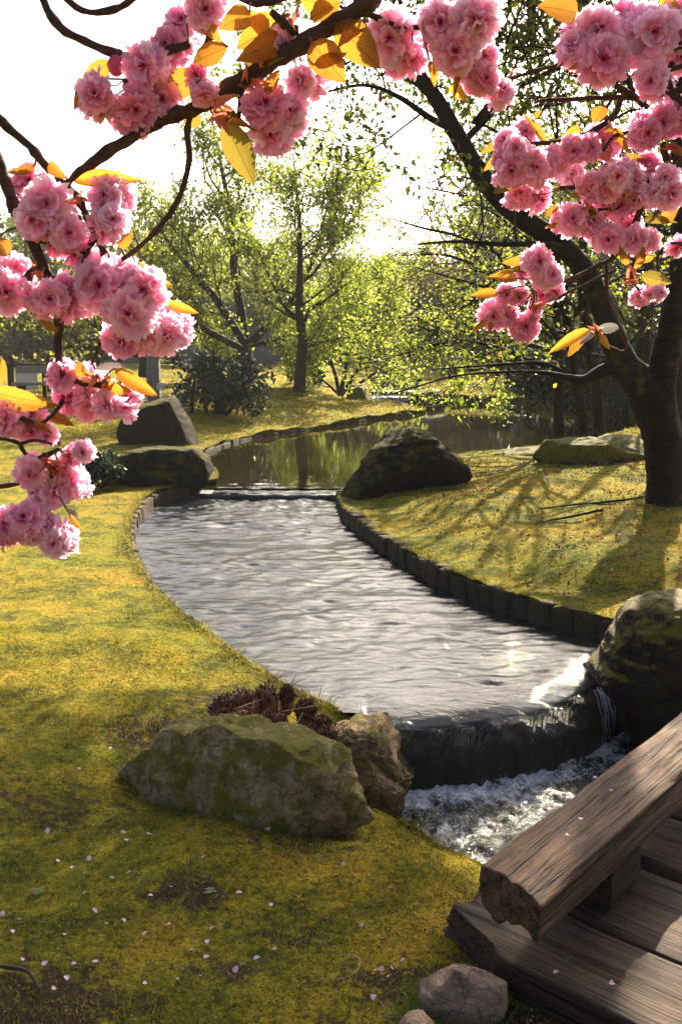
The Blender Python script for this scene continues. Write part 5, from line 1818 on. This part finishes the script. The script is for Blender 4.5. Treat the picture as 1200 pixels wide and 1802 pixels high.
class Cherry:
    def __init__(self, base, label, dist, seed):
        self.o = empty('cherry_tree', base, label, 'tree')
        self.base = np.array(base, float)
        self.dist = dist
        self.r = random.Random(seed)
        self.wood_pts = []

    def branch(self, pl, w0, w1, dz=0.0, name='branch', world=None):
        d = self.dist + dz
        pts = np.array(world) if world is not None else np.array([D(a, b, d + (c[0] if c else 0)) for a, b, *c in pl])
        pts = resample(catmull(pts, 8), .008 if world is None else .05)
        n = len(pts)
        if world is None:
            jit = np.stack([perlin(np.stack([np.arange(n) * .21 + 9 * k, np.full(n, w0 * 3.1), np.full(n, pts[0][0] * 10)], 1)) for k in range(3)], 1) * .006
            pts = pts + jit * np.minimum(1, np.arange(n) / 10)[:, None]
            rad = np.linspace(w0, w1, n) * .5 * d / F
            knot = 1 + .10 * (np.sin(np.arange(n) * 2.1 + w0) > .3) * np.array([self.r.uniform(0, 2) for _ in range(n)]) + .26 * np.clip(perlin(np.stack([np.arange(n) * .33, np.full(n, w1 * 1.7), np.full(n, pts[0][2] * 9)], 1)) * 2, -.4, 1) + .06 * np.array([self.r.gauss(0, 1) for _ in range(n)])
            rad = rad * knot
            self.wood_pts.append(pts)
        else:
            rad = np.linspace(w0, w1, n)
        s = Soup()
        tube(s, pts, rad, 10 if world is None else 14, .085)
        return s.build(name, M['bark'], self.o, True, self.base)

    def nearest(self, p):
        best, bp = 9, None
        for w in self.wood_pts:
            d = np.linalg.norm(w - p, axis=1)
            i = int(d.argmin())
            if d[i] < best:
                best, bp = d[i], w[i]
        return bp, best

    def cluster(self, cx, cy, rx, ry, size, dz=0.0, dens=1.0):
        d0 = self.dist + dz
        k = d0 / F
        c = D(cx, cy, d0)
        vol = (rx * k) * (ry * k)
        s3 = size * k
        n = max(1, int(round(dens * 3.6 * (rx * ry) / (size * size) * 1.05)))
        pts = []
        tries = 0
        while len(pts) < n and tries < 500:
            tries += 1
            a = self.r.uniform(0, 6.28)
            q = math.sqrt(self.r.random())
            ez = self.r.uniform(-1, 1) * math.sqrt(max(0, 1 - q * q))
            off_ = np.array([math.cos(a) * q * max(0, rx - size * .38) * k, ez * min(rx, ry) * k * .8, -math.sin(a) * q * max(0, ry - size * .38) * k])
            if all(np.linalg.norm(off_ - p_) > s3 * .40 for p_ in pts):
                pts.append(off_)
        for off_ in pts:
            p = c + off_
            o = obj('blossom', BL[self.r.randrange(6)], self.o)
            sc = s3 * self.r.choice((.72, .82, .9, .98, 1.06))
            face = unit(off_ / (np.linalg.norm(off_) + 1e-6) * .9 + np.array([self.r.gauss(0, .35), -.95 + self.r.gauss(0, .35), -.2 + self.r.gauss(0, .3)]))
            qn = Vector(face).to_track_quat('Z', 'Y')
            o.rotation_mode = 'QUATERNION'
            from mathutils import Quaternion
            o.rotation_quaternion = qn @ Quaternion((0, 0, 1), self.r.uniform(0, 6.28))
            o.location = tuple(p - self.base)
            o.scale = (sc, sc, sc * self.r.uniform(.85, 1.1))
            self.stalk_from(p - face * sc * .05)
        return pts

    def stalk_from(self, p):
        bp, d = self.nearest(p)
        if bp is None or d > .14 or d < .012:
            return
        m_ = (bp + p) / 2 + np.array([0, 0, -.010])
        tube(self.stalks, [bp, bp * .4 + m_ * .6, m_ * .4 + p * .6, p], [.0011, .0010, .0010, .0013], 4)

    def leaf(self, bx_, by_, tx, ty, w, kind='bronze', dz=0.0, tilt=None):
        d0 = self.dist + dz
        b = D(bx_, by_, d0 + self.r.uniform(-.02, .02))
        e = D(tx, ty, d0 + self.r.uniform(-.05, .03))
        X = e - b
        L = np.linalg.norm(X)
        X = X / L
        # blade turned partly to the viewer so that its width shows as in the photograph
        view = unit(b - np.array([0, 0, EYE]))
        N = -view - X * (-(view @ X))
        N = unit(N)
        roll = self.r.uniform(-.5, .5) if tilt is None else tilt
        Y = unit(np.cross(N, X))
        Yr = Y * math.cos(roll) + N * math.sin(roll)
        Zr = np.cross(X, Yr)
        if Zr[2] < 0 and self.r.random() < .5:
            Yr, Zr = -Yr, -Zr
        wid = w * d0 / F / max(.55, math.cos(roll)) * 1.05
        M4 = Matrix(((X[0] * L, Yr[0] * wid, Zr[0] * L * .8, b[0] - self.base[0]), (X[1] * L, Yr[1] * wid, Zr[1] * L * .8, b[1] - self.base[1]),
                     (X[2] * L, Yr[2] * wid, Zr[2] * L * .8, b[2] - self.base[2]), (0, 0, 0, 1)))
        o = obj('leaf', LS[kind][self.r.randrange(3)], self.o)
        o.matrix_basis = M4
        bp, d = self.nearest(b)
        if bp is not None and .004 < d < .10:
            tube(self.stalks, [bp, (bp + b) / 2 + np.array([0, 0, .004]), b], .0013, 4)
        return o

    def bud(self, px, py, size, dz=0.0):
        p = D(px, py, self.dist + dz)
        v, f = ICO[2]
        s = size * self.dist / F * .5
        w = v * np.array([.85, .85, 1.1])
        w *= (1 + .1 * np.sin(6 * np.arctan2(w[:, 1], w[:, 0])) * np.clip(1 - w[:, 2], 0, 1))[:, None]
        o = obj('bud', mesh('bud', w * s, f, M['bud']), self.o)
        o.location = tuple(p - self.base)
        self.stalk_from(p)

    def tuft(self, px, py, n=7, size=22, dz=0.0):
        for k in range(n):
            a = self.r.uniform(0, 6.28)
            L = size * self.r.uniform(.6, 1.2)
            self.leaf(px + self.r.gauss(0, 5), py + self.r.gauss(0, 5), px + math.cos(a) * L, py + math.sin(a) * L, L * .45, 'redbud', dz)


# tree whose boughs hang in from the left and the top
ca = Cherry((-1.5, -.7, 0), 'pink double flowering cherry with boughs hanging in from the upper left', 1.25, 5)
ca.stalks = Soup()
BR_A = [
    ([(720, -80), (640, 8), (560, 58), (490, 104), (430, 140), (340, 190), (260, 228), (180, 272), (108, 328)], 34, 14),
    ([(338, 192), (330, 230), (334, 280), (318, 340), (280, 400), (240, 440), (205, 462)], 12, 8), ([(312, 202), (255, 207), (232, 178), (222, 140)], 13, 9),
    ([(70, -20), (95, 35), (150, 75), (210, 92), (270, 96), (335, 84)], 15, 12), ([(105, -12), (150, 20), (200, 17), (255, -14)], 9, 11),
    ([(382, -20), (376, 40), (362, 82)], 14, 10), ([(478, 20), (500, 42), (522, 58)], 15, 18), ([(420, -8), (450, 5), (510, -6)], 14, 12), ([(430, 140), (424, 170), (420, 205)], 10, 8),
    ([(610, 20), (660, 30), (710, 48), (750, 42)], 10, 8),
    ([(-40, 175), (30, 235), (75, 280), (112, 326), (145, 365), (168, 410), (186, 450), (210, 510), (240, 592)], 15, 11),
    ([(-30, 230), (8, 310), (30, 375), (55, 420), (75, 460), (95, 505), (103, 560), (103, 610), (110, 650), (132, 668), (178, 678)], 20, 11),
    ([(55, 420), (100, 426), (138, 408), (140, 382)], 13, 11), ([(85, 468), (55, 480), (42, 515), (50, 542)], 13, 11), ([(168, 415), (150, 455), (145, 486)], 11, 9),
    ([(182, 585), (172, 620), (163, 642)], 6, 4), ([(112, 705), (90, 735), (72, 748)], 8, 7), ([(35, 778), (45, 798), (70, 806), (102, 788)], 8, 7), ([(40, 780), (65, 774), (92, 782)], 6, 5),
    ([(-15, 858), (40, 850), (78, 838), (95, 826)], 9, 6), ([(-15, 942), (20, 932), (42, 925)], 5, 4), ([(-10, 770), (20, 775), (38, 781)], 8, 7), ([(-15, 720), (40, 735), (75, 746)], 8, 7),
    ([(68, 455), (80, 475), (85, 500)], 9, 8)]
for pl, a_, b_ in BR_A:
    ca.branch(pl, a_, b_)
CL_A = [(175, 170, 45, 48, 70), (235, 195, 55, 45, 82), (265, 130, 45, 40, 78), (320, 55, 42, 55, 70), (365, 25, 40, 35, 70), (300, 85, 35, 30, 62), (285, 180, 42, 30, 70), (465, 195, 48, 42, 92), (510, 205, 40, 45, 86),
        (480, 240, 45, 40, 80), (540, 145, 45, 34, 72), (500, 85, 30, 28, 58), (360, 165, 26, 30, 52), (345, 135, 22, 22, 50),
        (692, 50, 42, 52, 88), (705, 100, 52, 40, 88), (790, 40, 58, 50, 98), (805, 95, 56, 42, 92), (835, 25, 40, 40, 82), (845, 140, 30, 32, 56), (880, 165, 38, 26, 56), (850, 95, 26, 24, 52),
        (62, 330, 38, 48, 70), (95, 358, 40, 40, 76), (200, 345, 36, 40, 66), (188, 395, 46, 42, 72), (118, 420, 60, 48, 74), (75, 385, 40, 30, 66), (12, 500, 36, 52, 78), (75, 520, 50, 42, 74),
        (130, 530, 60, 48, 80), (195, 500, 55, 50, 80), (255, 500, 45, 42, 72), (240, 555, 52, 42, 82), (270, 590, 55, 34, 72), (305, 575, 34, 42, 62), (215, 600, 35, 30, 60), (165, 470, 50, 34, 70),
        (150, 695, 58, 48, 74), (200, 710, 50, 36, 72), (228, 690, 30, 34, 58), (116, 660, 24, 32, 50), (25, 740, 38, 46, 74), (55, 745, 24, 40, 60), (85, 765, 20, 20, 38),
        (122, 800, 36, 36, 62), (65, 830, 50, 38, 66), (125, 850, 38, 40, 62), (85, 865, 45, 36, 66), (50, 925, 52, 42, 66), (105, 945, 34, 42, 62), (15, 930, 26, 44, 62), (148, 795, 18, 24, 40)]
for c in CL_A:
    ca.cluster(*c, dz=ca.r.uniform(-.03, .05), dens=1.95)
LF_A = [(397, 216, 447, 322, 52, 'olive'), (128, 318, 244, 312, 30), (548, 75, 606, 142, 58), (590, 42, 668, 116, 62), (500, 42, 412, 78, 56), (492, 66, 428, 104, 44), (402, 82, 332, 112, 38), (350, 128, 284, 168, 48),
        (196, 108, 140, 152, 32), (150, 150, 132, 188, 18), (348, 196, 330, 228, 30), (326, 26, 402, 72, 28), (528, -2, 592, 12, 44), (430, 112, 492, 108, 14, 'olive'), (208, 436, 236, 400, 22), (252, 496, 304, 500, 28),
        (266, 498, 248, 468, 26), (294, 534, 346, 550, 20), (128, 662, 162, 640, 30), (202, 648, 280, 702, 28), (168, 650, 228, 640, 14, 'silver'), (184, 676, 228, 690, 24), (-12, 690, 90, 716, 42), (2, 628, -8, 692, 26),
        (-4, 418, 20, 456, 30), (62, 292, 18, 306, 16), (86, 288, 112, 312, 20), (118, 896, 142, 916, 14, 'silver'), (124, 906, 142, 932, 12), (62, 742, 88, 760, 14), (600, 4, 540, 30, 40), (388, 190, 402, 226, 18),
        (378, 198, 440, 222, 18), (470, 165, 490, 120, 22), (755, 106, 768, 152, 16), (792, 146, 818, 176, 22), (806, 130, 800, 160, 12), (410, 170, 340, 150, 34), (440, 20, 392, 48, 40), (556, 110, 610, 96, 22),
        (90, 735, 128, 745, 18), (100, 585, 70, 560, 14), (470, 60, 440, 20, 30), (640, 40, 600, 70, 26)]
for l in LF_A:
    ca.leaf(*l)
for b_ in ((205, 115, 34), (167, 146, 18), (174, 176, 22), (353, 140, 28), (138, 445, 20), (105, 780, 9)):
    ca.bud(*b_)
for t_ in ((440, 150, 7, 28), (385, 195, 8, 30), (165, 662, 8, 22), (185, 680, 8, 24), (85, 815, 10, 20), (100, 830, 8, 20), (455, 110, 6, 24), (140, 345, 7, 24), (510, 30, 5, 22), (750, 35, 5, 18), (70, 475, 6, 20), (150, 490, 6, 20)):
    ca.tuft(*t_)
# trunk and boughs outside the picture
hub = np.array([-1.25, -.45, 2.0])
ca.branch(None, .17, .12, name='trunk', world=[(-1.5, -.7, -.05), (-1.46, -.68, .8), (-1.36, -.58, 1.5), hub])
s_ = D(720, -80, 1.25)
ca.branch(None, .085, .013, name='bough', world=[hub, (-.95, -.1, 2.75), (-.5, .45, 2.95), (0., .95, 2.62), s_])
ca.branch(None, .06, .0075, name='bough', world=[hub, (-1.15, .2, 2.2), (-.9, .75, 2.12), D(-40, 175, 1.25)])
ca.branch(None, .06, .009, name='bough', world=[hub, (-1.2, .1, 2.0), (-.85, .75, 1.95), D(-30, 230, 1.25)])
ca.branch(None, .04, .006, name='bough', world=[hub, (-1.2, .2, 1.85), (-.8, .9, 1.52), D(-15, 858, 1.25)])
ca.branch(None, .03, .004, name='bough', world=[(-.8, .9, 1.52), (-.65, 1.05, 1.42), D(-15, 942, 1.25)])
ca.branch(None, .03, .005, name='bough', world=[(-.85, .75, 1.6), (-.7, 1.0, 1.55), D(-15, 720, 1.25)])
ca.branch(None, .03, .005, name='bough', world=[(-.5, .45, 2.95), (-.42, .8, 2.5), D(70, -20, 1.25)])
ca.branch(None, .03, .005, name='bough', world=[(-.3, .7, 2.9), (-.2, .95, 2.55), D(382, -20, 1.25)])
ca.stalks.build('flower_stalks', M['stalk'], ca.o, True, ca.base)['kind'] = 'stuff'

# tree whose boughs hang in from the right
cb = Cherry((1.1, -.9, 0), 'pink double flowering cherry with boughs hanging in from the upper right', 1.75, 6)
cb.stalks = Soup()
BR_B = [([(1230, 72), (1170, 85), (1132, 64)], 15, 9), ([(1230, 108), (1160, 126), (1110, 132)], 8, 6), ([(1230, 195), (1186, 168), (1175, 140), (1182, 110)], 15, 10),
        ([(1230, 152), (1130, 170), (1060, 172), (1000, 174), (940, 180)], 11, 5), ([(1092, 172), (1082, 200), (1050, 226), (1000, 246), (934, 254)], 10, 7), ([(1080, 148), (1100, 162), (1118, 171)], 9, 9),
        ([(1060, 92), (1000, 108), (940, 126), (900, 137), (858, 135)], 7, 5), ([(1160, 312), (1110, 328), (1075, 332), (985, 331)], 9, 6), ([(1230, 225), (1195, 276), (1180, 302), (1166, 250)], 15, 10),
        ([(1230, 300), (1160, 318), (1128, 365), (1112, 408), (1080, 450), (1030, 480), (980, 498), (944, 500)], 13, 6), ([(1082, 476), (1040, 494), (984, 522)], 6, 4),
        ([(1066, 462), (1068, 520), (1085, 560), (1101, 600), (1094, 621), (1062, 608), (1048, 590)], 6, 5), ([(1090, 366), (1060, 368), (1020, 368)], 6, 4), ([(1112, 408), (1120, 440), (1108, 480)], 7, 5),
        ([(1230, 345), (1170, 360), (1140, 390)], 8, 6), ([(1060, 268), (1080, 240), (1120, 230)], 5, 6), ([(1230, 440), (1200, 430), (1180, 428)], 6, 5), ([(1108, 480), (1118, 505), (1130, 515)], 4, 4)]
for pl, a_, b_ in BR_B:
    cb.branch(pl, a_, b_)
CL_B = [(1030, 55, 46, 52, 78), (1085, 35, 50, 46, 82), (1135, 50, 50, 50, 80), (1175, 60, 40, 46, 76), (1060, 110, 52, 40, 74), (1010, 90, 30, 30, 60), (1150, 145, 42, 26, 62), (1185, 110, 30, 34, 60), (1150, 215, 48, 36, 60),
        (1185, 205, 30, 50, 60), (1130, 240, 34, 26, 54), (1195, 30, 30, 40, 70), (1110, 95, 30, 30, 62),
        (925, 230, 28, 26, 52), (895, 265, 38, 40, 56), (930, 290, 44, 38, 56), (905, 300, 34, 26, 52), (965, 290, 36, 34, 54), (925, 345, 46, 26, 54), (945, 320, 30, 20, 46), (880, 320, 18, 16, 42),
        (1022, 262, 36, 22, 48), (1065, 250, 36, 28, 52), (1010, 305, 28, 22, 46), (1055, 320, 44, 34, 54), (1095, 310, 42, 38, 56), (1140, 300, 46, 36, 60), (1175, 320, 36, 46, 60), (1090, 360, 50, 34, 54), (1140, 345, 40, 26, 54),
        (1010, 385, 40, 30, 56), (1035, 395, 26, 22, 48), (1066, 416, 32, 26, 54), (1130, 422, 34, 24, 52), (1190, 432, 22, 22, 48), (1100, 400, 24, 20, 44), (1040, 350, 26, 22, 46),
        (945, 456, 28, 24, 48), (965, 485, 30, 24, 46), (905, 515, 36, 24, 50), (965, 510, 28, 30, 48), (885, 555, 42, 24, 50), (920, 578, 28, 26, 48), (940, 545, 18, 18, 40), (918, 480, 16, 14, 36),
        (1122, 520, 20, 16, 34), (1150, 515, 24, 16, 36)]
for c in CL_B:
    cb.cluster(*c, dz=cb.r.uniform(-.04, .06), dens=1.95)
LF_B = [(942, 454, 886, 464, 22), (908, 490, 868, 484, 20), (876, 516, 830, 518, 18), (856, 562, 832, 584, 12), (862, 566, 862, 584, 10), (896, 240, 848, 268, 18), (884, 270, 850, 300, 14), (918, 312, 866, 338, 26, 'olive'),
        (1062, 188, 1044, 214, 26), (1036, 580, 966, 618, 20), (1032, 590, 994, 628, 18), (1050, 578, 1094, 576, 20, 'silver'), (1056, 590, 1070, 612, 14), (1046, 582, 1022, 602, 16, 'silver'), (1128, 484, 1180, 498, 26, 'olive'),
        (1108, 474, 1142, 430, 20), (1104, 466, 1090, 438, 14), (1166, 392, 1192, 358, 24), (1134, 386, 1182, 388, 16, 'olive'), (1016, 24, 956, 6, 44), (1162, -6, 1192, 34, 34), (1078, 226, 1102, 262, 18), (1042, 366, 1030, 402, 22, 'olive'),
        (960, 252, 925, 200, 14), (1020, 225, 990, 240, 18), (985, 365, 952, 380, 14), (1080, 230, 1060, 215, 20), (1100, 270, 1135, 285, 14), (1180, 250, 1200, 275, 14), (1000, 390, 960, 400, 12), (1050, 385, 1075, 372, 12),
        (950, 470, 890, 476, 14, 'olive'), (1110, 380, 1096, 350, 12), (1000, 340, 1040, 350, 12, 'olive'), (1040, 110, 1010, 115, 18), (1150, 450, 1120, 462, 14), (940, 205, 950, 196, 10)]
for l in LF_B:
    cb.leaf(*l)
for t_ in ((1050, 260, 8, 18), (1110, 488, 7, 18), (960, 480, 6, 14), (940, 538, 7, 14), (1030, 370, 6, 14), (1190, 260, 7, 18), (900, 135, 5, 12), (1050, 580, 5, 14), (1180, 290, 6, 16), (1060, 270, 5, 16)):
    cb.tuft(*t_)
hub = np.array([1.05, -.55, 2.0])
cb.branch(None, .16, .11, name='trunk', world=[(1.1, -.9, -.05), (1.14, -.86, .8), (1.08, -.7, 1.5), hub])
for pxy, w in (((1230, 72), .008), ((1230, 108), .004), ((1230, 195), .008), ((1230, 152), .006), ((1230, 225), .008), ((1230, 300), .007), ((1230, 345), .005), ((1230, 440), .0035)):
    e = D(pxy[0], pxy[1], 1.75)
    mid = np.array([1.0 + random.uniform(0, .2), .6 + random.uniform(-.1, .3), 2.3 + (300 - pxy[1]) * .001])
    cb.branch(None, .045, w, name='bough', world=[hub, hub * .5 + mid * .5 + np.array([.1, 0, .15]), mid, e])
cb.stalks.build('flower_stalks', M['stalk'], cb.o, True, cb.base)['kind'] = 'stuff'
print('blossoms', len([o for o in bpy.data.objects if o.name.startswith('blossom')]), 'tris', sum(len(m.loops) - 2 * len(m.polygons) for m in bpy.data.meshes))

# ------------------------------------------------------------------ morning haze
hz = bpy.data.materials.new('haze')
hz.use_nodes = True
hz.node_tree.nodes.clear()
ho = hz.node_tree.nodes.new('ShaderNodeOutputMaterial')
hv = hz.node_tree.nodes.new('ShaderNodeVolumePrincipled')
hv.inputs['Color'].default_value = (1.0, .97, .92, 1)
hv.inputs['Density'].default_value = HAZE
hv.inputs['Anisotropy'].default_value = .15
hz.node_tree.links.new(hv.outputs[0], ho.inputs['Volume'])
bv = np.array([(x, y, z) for x in (-185, 185) for y in (-185, 185) for z in (-2.2, 32)], float)
bf = np.array([(0, 1, 3, 2), (4, 6, 7, 5), (0, 4, 5, 1), (2, 3, 7, 6), (0, 2, 6, 4), (1, 5, 7, 3)])
tag(obj('haze', mesh('haze', bv, bf, hz, False)), kind='stuff')
